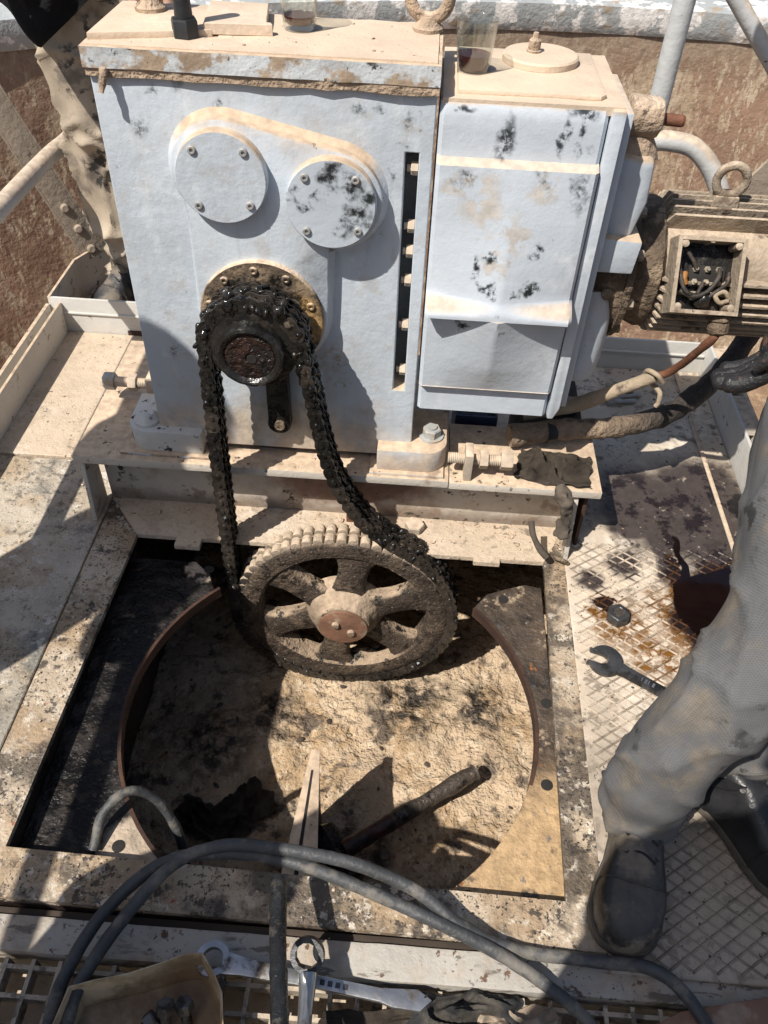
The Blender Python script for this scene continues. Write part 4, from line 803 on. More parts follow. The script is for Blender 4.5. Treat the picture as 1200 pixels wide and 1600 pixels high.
b_ = bmesh.new(); bmesh.ops.create_icosphere(b_, subdivisions=3, radius=.018, matrix=Matrix.Translation(tp(.553, .112, .036))); rough(b_, .006, 60, 4); fin('grease_lump', b_, 'grease', TB, 1.2)
b_ = bmesh.new(); p0 = tp(.590, hgt - .004, .03); lathe(b_, [(.020, 0), (.022, .010), (.018, .014), (.021, .018), (.021, .034), (.013, .040)], p0, V(.05, -.25, -.8), 20); rough(b_, .003, 60, 2); fin('cable_gland', b_, 'motor_dark', MO, .8)

# cables at the motor
t = thing('motor_cable', 'thin motor cable in tan conduit tied with wire below the terminal box', 'cable', (.45, 1.5, .3))
g0 = p0 + V(.05, -.25, -.8).normalized() * .036
bm = bmesh.new(); tube(bm, [g0, g0 + V(-.01, .0, -.025), (.560, 1.50, .405), (.528, 1.512, .378)], .0085, 12, 8, jit=.002, jsc=50); fin('bare_cable', bm, 'oxide', t, .9)
bm = bmesh.new(); tube(bm, [(.530, 1.511, .380), (.470, 1.52, .335), (.400, 1.525, .290), (.330, 1.53, .255), (.27, 1.535, .235)], lambda u: .0155 - .002 * math.sin(u * 9), 14, 8, jit=.002, jsc=50); fin('conduit', bm, 'conduit', t, .9)
bm = bmesh.new(); tube(bm, [(.545, 1.495, .375), (.528, 1.492, .395), (.512, 1.512, .392), (.516, 1.53, .365), (.535, 1.52, .350), (.548, 1.50, .345), (.550, 1.495, .322), (.546, 1.494, .312)], .0055, 8, 8); fin('tie_wire', bm, 'conduit', t, .9)
t = thing('rubber_hose', 'thick mud-caked black hose curving from the right to the base plate', 'hose', (.5, 1.55, .2))
bm = bmesh.new(); tube(bm, [(.235, 1.472, .218), (.30, 1.488, .222), (.38, 1.508, .222), (.50, 1.54, .215), (.63, 1.60, .225), (.745, 1.70, .265), (.83, 1.80, .345), (.885, 1.88, .46), (.93, 1.95, .60), (.98, 2.02, .75)], .0245, 20, 10, jit=.005, jsc=34); fin('hose_body', bm, 'hose', t, 1.0)
bm = bmesh.new(); lathe(bm, [(.0262, 0), (.0268, .018), (.0262, .022)], (.318, 1.4925, .2215), (.97, .24, 0), 20); fin('tape_band', bm, 'black_bolt', t, .8)
t = thing('blue_tub', 'dark blue tub of black oil under the gear housing', 'tub', (.16, 1.62, 0))
bm = bmesh.new()
for a in ((.115, .215, 1.56, 1.565, .008, .2), (.115, .215, 1.695, 1.70, .008, .2), (.115, .12, 1.565, 1.695, .008, .2), (.21, .215, 1.565, 1.695, .008, .2), (.115, .215, 1.56, 1.70, .005, .0078)): box(bm, *a)
fin('tub_shell', bm, 'blue', t, .5); fin('oil', B(.1205, .2095, 1.5655, 1.6945, .15, .165), 'grease_shiny', t, 0)
bm = B(.275, .405, 1.60, 1.66, .19, .205); tag(fin('blue_board', bm, 'blue', None, .5, .003), 'dark blue board lying behind the hose', 'board')
bm = B(.27, .42, 1.57, 1.75, .004, .1885); tag(fin('support_block', bm, 'under', None, .5, .003), 'dark block in the shade behind the base plate', 'block')
for i, (x, y, a, lb) in enumerate(((.61, 1.92, .2, 'loose zinc bolt on the tread plate, nearest the hose'), (.63, 1.945, .35, 'loose zinc bolt on the tread plate, middle of three'), (.61, 1.975, -.1, 'loose zinc bolt on the tread plate, farthest from the hose'))):
    t = thing('loose_bolt', lb, 'bolt', (x, y, .01), 'loose bolts on the tread plate'); d = V(math.cos(a), math.sin(a), 0)
    bm = bmesh.new(); hexprism(bm, V(x, y, .017) - d * .035, -d, .02, .012); fin('head', bm, 'bolt_grey', t, .5)
    bm = bmesh.new(); thread(bm, V(x, y, .015) - d * .035, V(x, y, .011) + d * .035, .0065, .004); fin('shank', bm, 'bolt_grey', t, .6)
def crumple(name, label, cat, cx, cy, z, sx, sy, hgt_, m_, rot=0, seed=0, n=56, fold=9):
    ca, sa = math.cos(rot), math.sin(rot)
    def f(u, v):
        x, y = (u - .5) * sx, (v - .5) * sy
        edge = min(u, 1 - u, v, 1 - v)
        n1 = noise.noise(V(u * 2.4 + seed, v * 2.4, seed + 9)); n2 = noise.noise(V(u * 2.8, v * 2.8 + seed, seed + 3))
        f1 = 1 - abs(math.sin((u * .8 + v * .9) * fold * .55 + 3.2 * n1 + seed)); f2 = 1 - abs(math.sin((v * .9 - u * .5) * fold * .75 + 3.0 * n2 + seed * 2)); f3 = 1 - abs(math.sin((u * 1.2 - v * .2) * fold * 1.3 + 4 * n1))
        q = .55 * f1 ** 1.6 + .40 * f2 ** 1.8 + .16 * f3 ** 2
        h = hgt_ * q * min(1, .25 + edge * 5) * (.75 + .5 * n2)
        wob = .22 * noise.noise(V(u * 4 + seed, v * 4, 7 + seed))
        x *= 1 + wob; y *= 1 - wob + .18 * noise.noise(V(u * 6, v * 3, seed + 20))
        return V(cx + ca * x - sa * y, cy + sa * x + ca * y, z + .003 + h)
    bm = sheet(n, n, f); bmesh.ops.solidify(bm, geom=bm.faces[:], thickness=.002)
    return tag(fin(name, bm, m_, None, 1.2), label, cat)
crumple('oily_rag', 'crumpled greasy brown rag on the right end of the base plate', 'rag', .335, 1.40, .188, .165, .11, .055, 'rag', -.1, 3)
bm = bmesh.new(); tube(bm, [(.345, 1.345, .19), (.352, 1.318, .175), (.362, 1.305, .14), (.358, 1.302, .105), (.372, 1.30, .085)], lambda u: .009 + .009 * math.sin(u * 5 + .5) ** 2, 16, 10, jit=.012, jsc=60)
tag(fin('hanging_rag', bm, 'rag', None, 1.0), 'grease-soaked rag strip hanging over the base plate corner', 'rag')
bm = bmesh.new(); tube(bm, [(.295, 1.32, .10), (.30, 1.29, .085), (.315, 1.28, .06), (.335, 1.27, .04)], .0075, 8, 6, jit=.003); tag(fin('wire_scrap', bm, 'rag', None, 1), 'short bent grimy strip under the hanging rag', 'scrap')
bm = bmesh.new(); hexprism(bm, (.035, 1.368, .0025), (.05, -.05, 1), .040, .020, .1, .5); tag(fin('bolt_head', bm, 'bolt_tan', None, .5), 'dusty hexagonal bolt head in front of the base channel', 'bolt')
bm = bmesh.new(); tube(bm, [(.375, 1.30, .006), (.36, 1.292, .018), (.372, 1.282, .022), (.39, 1.285, .008)], .0055, 8, 6, jit=.002); tag(fin('wire_loop', bm, 'motor_dark', None, 1), 'small greasy wire loop at the foot of the right stiffener', 'wire')

# ================================================================== LARGE SPROCKET WHEEL
WC = V(-.123, 0, -.211); RW = .255; YA, YB = 1.258, 1.318
Wt = thing('sprocket_wheel', 'large six-spoked dusty iron sprocket standing in the pit', 'sprocket', (WC.x, 1.29, WC.z))
wf = lambda r, a, y: V(WC.x + r * math.cos(a), y, WC.z + r * math.sin(a))
bm = bmesh.new(); prof = [(.203, YA + .014), (.211, YA + .002), (.236, YA - .002), (RW - .006, YA), (RW, YA + .004), (RW, YB - .004), (RW - .006, YB), (.217, YB), (.203, YB - .008)]
n = 96; rings = [[bm.verts.new(wf(r + .0012 * noise.noise(V(math.cos(2 * PI * i / n) * 9, math.sin(2 * PI * i / n) * 9, r * 40)), 2 * PI * i / n, y)) for r, y in prof] for i in range(n)]
for i in range(n):
    A, C = rings[i], rings[(i + 1) % n]
    for k in range(len(prof)): bm.faces.new((A[k], A[(k + 1) % len(prof)], C[(k + 1) % len(prof)], C[k]))
fin('rim', bm, 'wheel', Wt, .7)
sp_a = [math.radians(82 + 60 * k) for k in range(6)]
for a in sp_a:
    bm = bmesh.new(); c, s = math.cos(a), math.sin(a); d = V(c, 0, s); e = V(-s, 0, c); rows = []
    for k in range(9):
        t_ = k / 8; r = .055 + .162 * t_; w0 = .047 - .012 * math.sin(PI * min(1, t_ * 1.05)) + .030 * max(0, t_ - .72) ** 1.3 * 4 + .03 * max(0, .2 - t_)
        cy = YA + .004 + .004 * t_
        rows.append([bm.verts.new(V(WC.x, 0, WC.z) + d * r + e * w0 * q + V(0, cy + h, 0)) for q, h in ((-1, .010), (-.75, 0), (.75, 0), (1, .010), (.9, .034), (-.9, .034))])
    for A, C in zip(rows, rows[1:]):
        for k in range(6): bm.faces.new((A[k], A[(k + 1) % 6], C[(k + 1) % 6], C[k]))
    bm.faces.new(rows[0]); bm.faces.new(rows[-1][::-1])
    bmesh.ops.subdivide_edges(bm, edges=bm.edges[:], cuts=1, use_grid_fill=True); rough(bm, .0012, 45, a)
    fin('spoke', bm, 'wheel', Wt, .9)
bm = bmesh.new(); lathe(bm, [(.100, 0), (.098, .022), (.088, .040), (.078, .052), (.070, .058), (.067, .072), (.062, .076), (.05, .076)], (WC.x, YA + .045, WC.z), (0, -1, 0), 56); rough(bm, .0016, 50, 2); hub = fin('hub', bm, 'wheel_hub', Wt, .7)
bm = bmesh.new(); lathe(bm, [(.060, 0), (.060, .004), (.058, .005)], (WC.x + .002, YA - .0305, WC.z - .002), (0, -1, 0), 48); cpw = fin('hub_cap', bm, 'rustplate', hub, .5)
for dx, dz in ((-.016, .010), (.022, -.016)):
    bm = bmesh.new(); lathe(bm, [(.010, 0), (.010, .004), (.008, .0075), (.003, .008)], (WC.x + dx, YA - .0355, WC.z + dz), (0, -1, 0), 18); fin('cap_bolt', bm, 'wheel_hub', cpw, .7)
NT_ = 60
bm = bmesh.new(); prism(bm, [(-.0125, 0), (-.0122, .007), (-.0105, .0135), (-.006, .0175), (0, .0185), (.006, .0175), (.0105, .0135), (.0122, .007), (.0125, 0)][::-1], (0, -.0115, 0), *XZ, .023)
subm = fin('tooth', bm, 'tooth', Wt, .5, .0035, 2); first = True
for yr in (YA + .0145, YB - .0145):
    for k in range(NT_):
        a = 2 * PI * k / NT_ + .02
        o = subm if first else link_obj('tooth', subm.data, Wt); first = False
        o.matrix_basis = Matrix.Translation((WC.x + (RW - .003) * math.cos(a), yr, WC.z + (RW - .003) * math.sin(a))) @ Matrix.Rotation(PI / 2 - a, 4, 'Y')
bm = bmesh.new(); cyl(bm, (WC.x, YB - .012, WC.z), (WC.x, 1.86, WC.z), .045); fin('stub_shaft', bm, 'motor_dark', Wt, .6)

# ================================================================== DRIVE SPROCKET
SC = V(-.290, 0, .552)
D = thing('drive_sprocket', 'small grease-covered drive sprocket on the gearbox output shaft', 'sprocket', (SC.x, 1.29, SC.z))
bm = bmesh.new(); lathe(bm, [(.062, 0), (.062, .068), (.060, .073), (.055, .075), (.050, .073), (.046, .067)], (SC.x, 1.300, SC.z), (0, -1, 0), 48); rough(bm, .0012, 60, 3); fin('hub', bm, 'grease', D, .7)
bm = bmesh.new(); lathe(bm, [(.0455, 0), (.0445, .0025), (.010, .004), (.008, .004), (.008, -.010)], (SC.x, 1.2335, SC.z), (0, -1, 0), 40, True, True); rough(bm, .0012, 70, 5)
M['shaft_end'] = mat('greasy_shaft_end', (.040, .021, .016), .3, 26, .25, layers=(dict(k='noise', s=24, lo=.45, hi=.58, c=(.016, .013, .012), rg=.2),), bumps=((55, 1.0, .008), (160, .5, .002)))
fin('shaft_end', bm, 'shaft_end', D, .8)
bm = bmesh.new(); lathe(bm, [(.0095, 0), (.0085, .001)], (SC.x + .004, 1.2292, SC.z - .002), (0, -1, 0), 16); fin('dark_centre_disc', bm, 'hole_black', D, .6)  # dark disc laid on the shaft end to paint the shaded bore
bm = bmesh.new(); lathe(bm, [(.070, 0), (.082, .004), (.082, .066), (.070, .070)], (SC.x, 1.325, SC.z), (0, -1, 0), 48); fin('toothed_body', bm, 'grease', D, .7)

# ================================================================== ROLLER CHAIN
PITCH = .0254; rs, rb = .089, .268
c_s = V(SC.x, 0, SC.z); c_b = V(WC.x, 0, WC.z); dvec = c_b - c_s; dist = dvec.length; th = math.atan2(dvec.z, dvec.x); phi = math.acos((rs - rb) / dist)
pth = []
aL = th - phi; aR = th + phi                 # tangent normals of the two strands
def npt(c, r, a): return V(c.x + r * math.cos(a), 1.288, c.z + r * math.sin(a))
if math.cos(aL) > math.cos(aR): aL, aR = aR, aL
# small sprocket: from the right tangent over the top to the left tangent
aR_ = aR % (2 * PI); aL_ = aL % (2 * PI)
if aL_ < aR_: aL_ += 2 * PI
a0 = math.radians(-10)
while aL_ < a0: aL_ += 2 * PI
for i in range(25): pth.append(npt(c_s, rs, a0 + (aL_ - a0) * i / 24))
pl0 = pth[-1]; pl1 = npt(c_b, rb, aL_)
for i in range(1, 20): pth.append(pl0 + (pl1 - pl0) * i / 20 + V(-.004 * math.sin(PI * i / 20), 0, 0))
aE = math.radians(60); span = (aE - aL_) % (2 * PI)
for i in range(61):
    f = i / 60; pth.append(npt(c_b, rb + .007 * math.sin(PI * min(1, f * 2.4)) + .010 * max(0, f - .8) * 5, aL_ + span * f))
sl_ = [pth[-2], pth[-1]] + [V(x, 1.288, z) for x, z in ((-.058, .086), (-.108, .158), (-.146, .243), (-.168, .337), (-.183, .432), (-.196, .500))] + [pth[0], pth[1]]
sp_ = spline(sl_, 8); pth += sp_[9:-8]
cum = [0]
for a, b in zip(pth, pth[1:] + pth[:1]): cum.append(cum[-1] + (b - a).length)
LEN = cum[-1]; NL = int(round(LEN / PITCH / 2)) * 2; st = LEN / NL
def at_len(s):
    s %= LEN
    for i in range(len(pth)):
        if cum[i + 1] >= s:
            t_ = (s - cum[i]) / (cum[i + 1] - cum[i]); return pth[i].lerp(pth[(i + 1) % len(pth)], t_)
CH = thing('roller_chain', 'greasy black double-strand roller chain looped over both sprockets', 'chain', (-.25, 1.288, .2))
def linkmesh(inner, seed):
    bm = bmesh.new(); L = PITCH / 2; R0 = .0150; o8 = arc(L, 0, R0, -80, 80, 6) + [(0, R0 * .78)] + arc(-L, 0, R0, 100, 260, 6) + [(0, -R0 * .78)]
    ys = (-.0245, -.0075, .0075, .0245) if inner else (-.0300, -.0015, .0300)
    for y in ys: prism(bm, o8, (0, y - .0017, 0), *XZ, -.0034 if False else .0034) if False else prism(bm, o8, (0, y - .0017, 0), *XZ, .0034)
    for x in (-L, L):
        if inner: cyl(bm, (x, -.024, 0), (x, .024, 0), .0095, seg=10)
        else: cyl(bm, (x, -.0345, 0), (x, .0345, 0), .0050, seg=8)
    bmesh.ops.subdivide_edges(bm, edges=[e for e in bm.edges if e.calc_length() > .012], cuts=1); bmesh.ops.triangulate(bm, faces=[f for f in bm.faces if len(f.verts) > 4])
    rough(bm, .0009, 150, seed); rough(bm, .0011, 60, seed + 3)
    o = fin('link', bm, 'chain_dirty' if seed % 2 else 'grease', CH, .8); return o
protos = {(k, s): linkmesh(k, s) for k in (0, 1) for s in (1, 2, 3, 4)}; used = set()
rnd = random.Random(3)
centers = []
for i in range(NL):
    p = at_len(i * st); q = at_len((i + 1) * st); c = (p + q) / 2; tx = (q - p).normalized(); ty = V(0, 1, 0); tz = tx.cross(ty)
    upper = c.z > .30 and c.x > -.30
    kk = (i % 2, rnd.choice((2, 4, 2, 4, 1)) if upper or c.z > .2 else rnd.choice((1, 2, 3)))
    if kk in used: o = link_obj('link', protos[kk].data, CH)
    else: o = protos[kk]; used.add(kk)
    mm = Matrix((tx, ty, tz)).transposed().to_4x4(); mm.translation = c; o.matrix_basis = mm; centers.append((c, tx, tz))
for kk in protos:
    if kk not in used: bpy.data.objects.remove(protos[kk])
# grease clots sticking to the chain
def clots(name, m_, sel, n, r0, r1, seed):
    R_n = random.Random(seed); bm = bmesh.new(); cs = [c for c in centers if sel(c[0])]
    for k in range(n):
        c, tx, tz = R_n.choice(cs); out = tz if (c - V(-.2, c.y, .15)).dot(tz) > 0 else -tz
        r = R_n.uniform(r0, r1); p = c + tx * R_n.uniform(-.014, .014) + V(0, R_n.uniform(-.034, .030), 0) + out * R_n.uniform(-.006, .012)
        mt = Matrix.Translation(p) @ Matrix.Rotation(R_n.uniform(0, 6), 4, V(R_n.random(), R_n.random(), R_n.random() + .1).normalized()) @ Matrix.Diagonal((1, R_n.uniform(.4, 1), R_n.uniform(.5, 1.4), 1))
        res = bmesh.ops.create_icosphere(bm, subdivisions=2, radius=r, matrix=mt)
        for v in res['verts']: v.co += (v.co - p) * .55 * noise.noise(v.co * 110)
    o = fin(name, bm, m_, CH, 1.2); o['kind'] = 'stuff'
clots('grease_clots', 'grease_shiny', lambda c: c.z > .44, 170, .005, .013, 1)
clots('grease_clots', 'grease', lambda c: c.z > -.1 and c.z <= .45, 60, .004, .009, 2)
clots('dirt_clots', 'chain_dirty', lambda c: c.z <= .0, 90, .004, .008, 3)
clots('dirt_clots', 'grease', lambda c: c.x > -.05 and c.z < .16, 150, .004, .010, 4)
# ================================================================== THINGS IN THE PIT
rb_ = thing('pit_rib', 'tapered steel rib with slotted top flange standing in the pit', 'steel rib', (-.145, .68, -.47))
bm = bmesh.new(); prism(bm, [(-.154, .878), (-.178, .63), (-.188, .484), (-.100, .484), (-.112, .63), (-.136, .876)], (0, 0, -.185), (1, 0, 0), (0, 1, 0), .010); fin('top_flange', bm, 'cream', rb_, .5, .001)
bm = bmesh.new(); prism(bm, [(-.1485, .83), (-.1545, .60), (-.1465, .60), (-.1445, .83)], (0, 0, -.1835), (1, 0, 0), (0, 1, 0), .001); fin('slot', bm, 'hole_black', rb_, 0)  # dark strip on the solid flange, painting the shade inside its slot
fin('web', B(-.150, -.138, .484, .87, -.50, -.195), 'oilwall', rb_, 0)
t = thing('hammer', 'tarry black hammer handle with dark red grip lying in the pit', 'hammer', (.08, .88, -.45))
p0, p1 = V(.222, .985, -.428), V(-.075, .765, -.415); dd = (p1 - p0)
bm = bmesh.new(); tube(bm, [p0 + dd * k for k in (0, .03, .2, .45, .66)], lambda u: .0185 + .002 * math.cos(u * 14) - (.004 if u < .02 else 0), 18, 8, jit=.002, jsc=50); fin('handle', bm, 'hammer_handle', t, .9)
bm = bmesh.new(); tube(bm, [p0 + dd * k for k in (.655, .7, .85, 1.0)], lambda u: .0195 + .001 * math.sin(u * 9), 18, 8, jit=.002, jsc=50); fin('grip', bm, 'redgrip', t, .9)
bm = bmesh.new(); hc = p0 + dd * 1.05; sdv = dd.cross(V(0, 0, 1)).normalized(); lathe(bm, [(.03, 0), (.035, .006), (.035, .05), (.028, .06), (.028, .08), (.035, .09), (.035, .134), (.03, .14)], hc - sdv * .07 + V(0, 0, -.01), sdv, 8); fin('head', bm, 'grease', t, .6)
crumple('rag', 'dry brown twisted rag on the pit floor', 'rag', -.325, .865, -.478, .15, .10, .075, 'rag', .8, 11, fold=7)
crumple('rag', 'dark oily rag crumpled at the left of the pit floor', 'rag', -.42, .84, -.478, .12, .08, .05, 'rag', -.4, 17, fold=7)
bm = bmesh.new(); tube(bm, [(-.494, .575, -.042), (-.486, .630, -.012), (-.449, .668, -.002), (-.408, .676, -.05), (-.376, .652, -.12), (-.366, .630, -.2), (-.37, .60, -.30)], .0092, 14, 8, jit=.002); tag(fin('hose_offcut', bm, 'cable', None, 1), 'short bent grey hose offcut at the front left of the ring plate', 'hose')
R_n = random.Random(11)
def debris(name, m_, n, area, z, r0, r1, parent, flat=.5):
    bm = bmesh.new()
    for k in range(n):
        x = R_n.uniform(area[0], area[1]); y = R_n.uniform(area[2], area[3]); r = r0 * (r1 / r0) ** (R_n.random() ** 2.2)
        if z == ZP and math.hypot(x - HC[0], y - HC[1]) < HR + .012: continue
        p = V(x, y, z + r * .15)
        if z < -.3: p.z += .016 * noise.noise(V((x + .66) / 1.22 * 9, (y - .42) / 1.46 * 12.7, 0)) + .008 * noise.noise(V((x + .66) / 1.22 * 28, (y - .42) / 1.46 * 40, 5))
        res = bmesh.ops.create_icosphere(bm, subdivisions=1, radius=r, matrix=Matrix.Translation(p) @ Matrix.Rotation(R_n.uniform(0, 6), 4, 'Z') @ Matrix.Diagonal((1, R_n.uniform(.5, 1), flat * R_n.uniform(.5, 1.3), 1)))
        for v in res['verts']: v.co += (v.co - p) * .7 * noise.noise(v.co * 90 + V(k, 0, 0))
    o = fin(name, bm, m_, parent, .7); o['kind'] = 'stuff'; return o
debris('mud_clods', 'mud', 1100, (-.60, .36, .55, 1.30), -.498, .0025, .011, pit, .4)
debris('oily_clods', 'greaseplate', 90, (-.60, .33, .55, 1.30), -.496, .002, .010, pit, .35)
debris('oily_clods', 'greaseplate', 50, (-.25, .1, .72, .90), -.494, .005, .02, pit, .35)
debris('chips', 'greaseplate', 140, (.16, .335, .62, 1.24), ZP, .0015, .007, pit, .4)
debris('chips', 'oilwall', 60, (-.62, -.5, .6, 1.2), ZP, .0015, .007, pit, .4)
debris('crumbs', 'caked', 260, (-.69, .38, 1.30, 1.40), .002, .0012, .008, deck, .6)
debris('crumbs', 'caked', 220, (-1.0, -.63, .48, 1.5), .003, .0008, .004, deck, .6)
debris('crumbs', 'wheel', 160, (.38, .78, .48, 1.5), .003, .0008, .0045, deck, .6)
debris('crumbs', 'caked', 120, (-.62, .32, .47, .545), .001, .001, .004, deck, .6)
debris('crumbs', 'caked', 120, (-.72, .43, 1.34, 1.40), .190, .001, .005, base, .6)
debris('crumbs', 'caked', 90, (-.53, .0, 1.40, 1.595), 1.009, .0008, .004, G, .5)

# ================================================================== TOOLS ON THE DECK
def wrench_outline(n=10):
    pass
t = thing('open_wrench', 'dark open-ended spanner lying on the tread plate', 'wrench', (.48, 1.0, .005))
hd = V(.437, 1.018, 0); dr = (V(.60, .915, 0) - hd).normalized(); pr = V(-dr.y, dr.x, 0)
jr = math.radians(15); jaw = []
for a in [math.radians(q) for q in range(-150, 151, 12)]: jaw.append((.034 * math.cos(a) * 1.0, .034 * math.sin(a) * 1.06))
tipa = [(-.036, .020), (-.034, .0135), (-.006, .0135), (.004, .008), (.007, 0), (.004, -.008), (-.006, -.0135), (-.034, -.0135), (-.036, -.020)]
jaw = jaw + tipa
jaw = [(x * math.cos(jr) - y * math.sin(jr) + .004, x * math.sin(jr) + y * math.cos(jr)) for x, y in jaw]
bm = bmesh.new(); prism(bm, jaw, hd + V(0, 0, .020), dr, pr, .013); fin('jaw', bm, 'steel', t, .5, .002)
bm = bmesh.new(); prism(bm, [(.028, -.016), (.050, -.0125), (.25, -.011), (.25, .011), (.050, .0125), (.028, .016)], hd + V(0, 0, .0185), dr, pr, .010); fin('shank', bm, 'steel', t, .5, .002)
bm = bmesh.new()
for i, x in enumerate((.083, .090, .097, .106)): prism(bm, [(x, -.005), (x + .0045, -.005), (x + .0045, .005), (x, .005)] if i % 2 else [(x, -.005), (x + .002, -.005), (x + .002, .005), (x, .005)], hd + V(0, 0, .0189), dr, pr, .0006)
fin('size_stamp', bm, 'chrome', t, 0)
t = thing('hex_nut', 'big black oily nut on the tread plate above the spanner', 'nut', (.484, 1.138, .003))
bm = bmesh.new(); a, u, v = frame((0, 0, 1)); R0 = .026; c = V(.484, 1.138, .0035)
rings = [[bm.verts.new(c + V(R0 * f * math.cos(i * PI / 3 + .3), R0 * f * math.sin(i * PI / 3 + .3), h)) for i in range(6)] for f, h in ((1, 0), (1, .019), (.92, .022), (.52, .022), (.50, .004))]
for A, C in zip(rings, rings[1:]):
    for i in range(6): bm.faces.new((A[i], A[(i + 1) % 6], C[(i + 1) % 6], C[i]))
bm.faces.new(rings[0][::-1]); bm.faces.new(rings[-1]); fin('nut_body', bm, 'steel', t, .4, .001, 1)
bm = bmesh.new(); lathe(bm, [(.0135, 0), (.0135, .019), (.0115, .021), (.006, .021)], c + V(0, 0, .001), (0, 0, 1), 24); fin('thread', bm, 'hammer_handle', t, .6)
# cables in front
ca = [(-.445, .12, .02), (-.453, .266, .02), (-.458, .348, .02), (-.421, .444, .04), (-.347, .519, .06), (-.256, .539, .075), (-.142, .533, .08), (-.027, .508, .065), (.097, .470, .05), (.198, .437, .03), (.278, .400, .01), (.342, .351, .0), (.40, .25, -.005)]
cb = [(-.415, .12, .03), (-.427, .266, .03), (-.427, .347, .03), (-.386, .433, .05), (-.323, .514, .075), (-.246, .545, .09), (-.143, .544, .095), (-.029, .535, .08), (.065, .510, .06), (.138, .471, .04), (.22, .449, .018), (.345, .443, .012), (.425, .434, .03), (.468, .408, .035), (.507, .350, .03), (.54, .25, .02)]
for nm, pts, lb in (('cable', ca, 'worn grey cable arching across the front, the one ending nearer the middle'), ('cable', cb, 'worn grey cable arching across the front and past the boot toe')):
    bm = bmesh.new(); tube(bm, pts, .0103, 14, 10, jit=.0012, jsc=40); tag(fin(nm, bm, 'cable', None, 1), lb, 'cable', 'cables across the front')
bm = bmesh.new(); tube(bm, [(-.150, .497, .10), (-.130, .38, .13), (-.114, .291, .15), (-.095, .18, .18)], lambda u: .0125 - .002 * (u < .02), 16, 8, jit=.002, jsc=60)
tag(fin('black_bar', bm, 'blackpipe', None, .8), 'oily black round bar pointing at the pit from the front', 'bar')
t = thing('ring_spanner', 'dull steel ring spanner standing beside the black bar', 'wrench', (-.09, .38, .05))
bm = bmesh.new(); rc = V(-.094, .407, .052); axn = V(-.1, -.55, .83).normalized(); a, u, v = frame(axn); n = 36
rings = [[bm.verts.new(rc + (u * math.cos(2 * PI * i / n) + v * math.sin(2 * PI * i / n)) * r + axn * h) for r, h in ((.0175 + (.0008 if i % 3 == 0 else 0), -.007), (.0255, -.007), (.0262, 0), (.0255, .007), (.0175 + (.0008 if i % 3 == 0 else 0), .007))] for i in range(n)]
for i in range(n):
    A, C = rings[i], rings[(i + 1) % n]
    for k in range(5): bm.faces.new((A[k], A[(k + 1) % 5], C[(k + 1) % 5], C[k]))
fin('ring', bm, 'steel', t, .6)
bm = bmesh.new(); tube(bm, [(-.0915, .383, .046), (-.089, .36, .045), (-.086, .30, .062), (-.08, .20, .09)], lambda u: .0125 + .002 * math.cos(u * 5), 12, 8); fin('shank', bm, 'chrome', t, .9)
t = thing('combination_wrench', 'scuffed chrome combination wrench lying across the grating', 'wrench', (-.08, .385, 0))
bm = bmesh.new(); rc = V(-.240, .400, .018); rings = [[bm.verts.new(rc + V(math.cos(2 * PI * i / n) * r, math.sin(2 * PI * i / n) * r, h)) for r, h in ((.016, -.007), (.0255, -.007), (.0265, 0), (.0255, .007), (.016, .007))] for i in range(n)]
for i in range(n):
    A, C = rings[i], rings[(i + 1) % n]
    for k in range(5): bm.faces.new((A[k], A[(k + 1) % 5], C[(k + 1) % 5], C[k]))
fin('ring_end', bm, 'chrome', t, .6)
bm = bmesh.new(); d0 = V(-.225, .396, .018); d1 = V(.02, .372, .008); ex = (d1 - d0).normalized(); ey = V(-ex.y, ex.x, 0); LL = (d1 - d0).length
prism(bm, [(0, -.017), (.03, -.013), (LL * .6, -.009), (LL, -.010), (LL + .02, -.014), (LL + .062, -.012), (LL + .078, .006), (LL + .055, .017), (LL + .02, .012), (LL, .009), (LL * .6, .009), (.03, .013), (0, .017)], d0 + V(0, 0, .006), ex, ey, .010); fin('shank', bm, 'chrome', t, .5, .002)
bm = bmesh.new()
for i in range(4): prism(bm, [(LL * .62 + i * .012, -.004), (LL * .62 + i * .012 + .0075, -.004), (LL * .62 + i * .012 + .0075, .004), (LL * .62 + i * .012, .004)], d0 + V(0, 0, .0063 - .006 * .0), ex, ey, .0006)
fin('stamped_panel', bm, 'steel', t, 0)
# cut plastic tub with bolts
t = thing('plastic_tub', 'cut-open tan plastic tub with oily bolts on the grating', 'tub', (-.31, .30, -.02))
rimp = [V(-.452, .22, .052), (V(-.436, .340, .05)), V(-.40, .352, .05), V(-.356, .364, .048), V(-.31, .380, .054), V(-.275, .393, .062), V(-.250, .396, .060), V(-.228, .372, .056), V(-.211, .347, .054), V(-.200, .30, .05), V(-.192, .22, .045)]
bm = bmesh.new(); cen = V(-.32, .26, 0)
def trow(k, z, inn): return [bm.verts.new(V(cen.x + (p.x - cen.x) * k * inn, cen.y + (p.y - cen.y) * k * inn, p.z if z is None else z)) for p in rimp]
rws = [trow(.90, -.018, 1.0), trow(.95, .012, 1.0), trow(1, None, 1.0), trow(1, None, .985), trow(.95, .012, .982), trow(.90, -.014, .98)]
for A, C in zip(rws, rws[1:]):
    for i in range(len(A) - 1): bm.faces.new((A[i], A[i + 1], C[i + 1], C[i]))
fin('tub_wall', bm, 'bucket', t, .7)
bm = bmesh.new(); prism(bm, [(cen.x + (p.x - cen.x) * .885, cen.y + (p.y - cen.y) * .885) for p in rimp][::-1], (0, 0, -.0145), (1, 0, 0), (0, 1, 0), .003); fin('tub_floor', bm, 'bucket', t, .7)
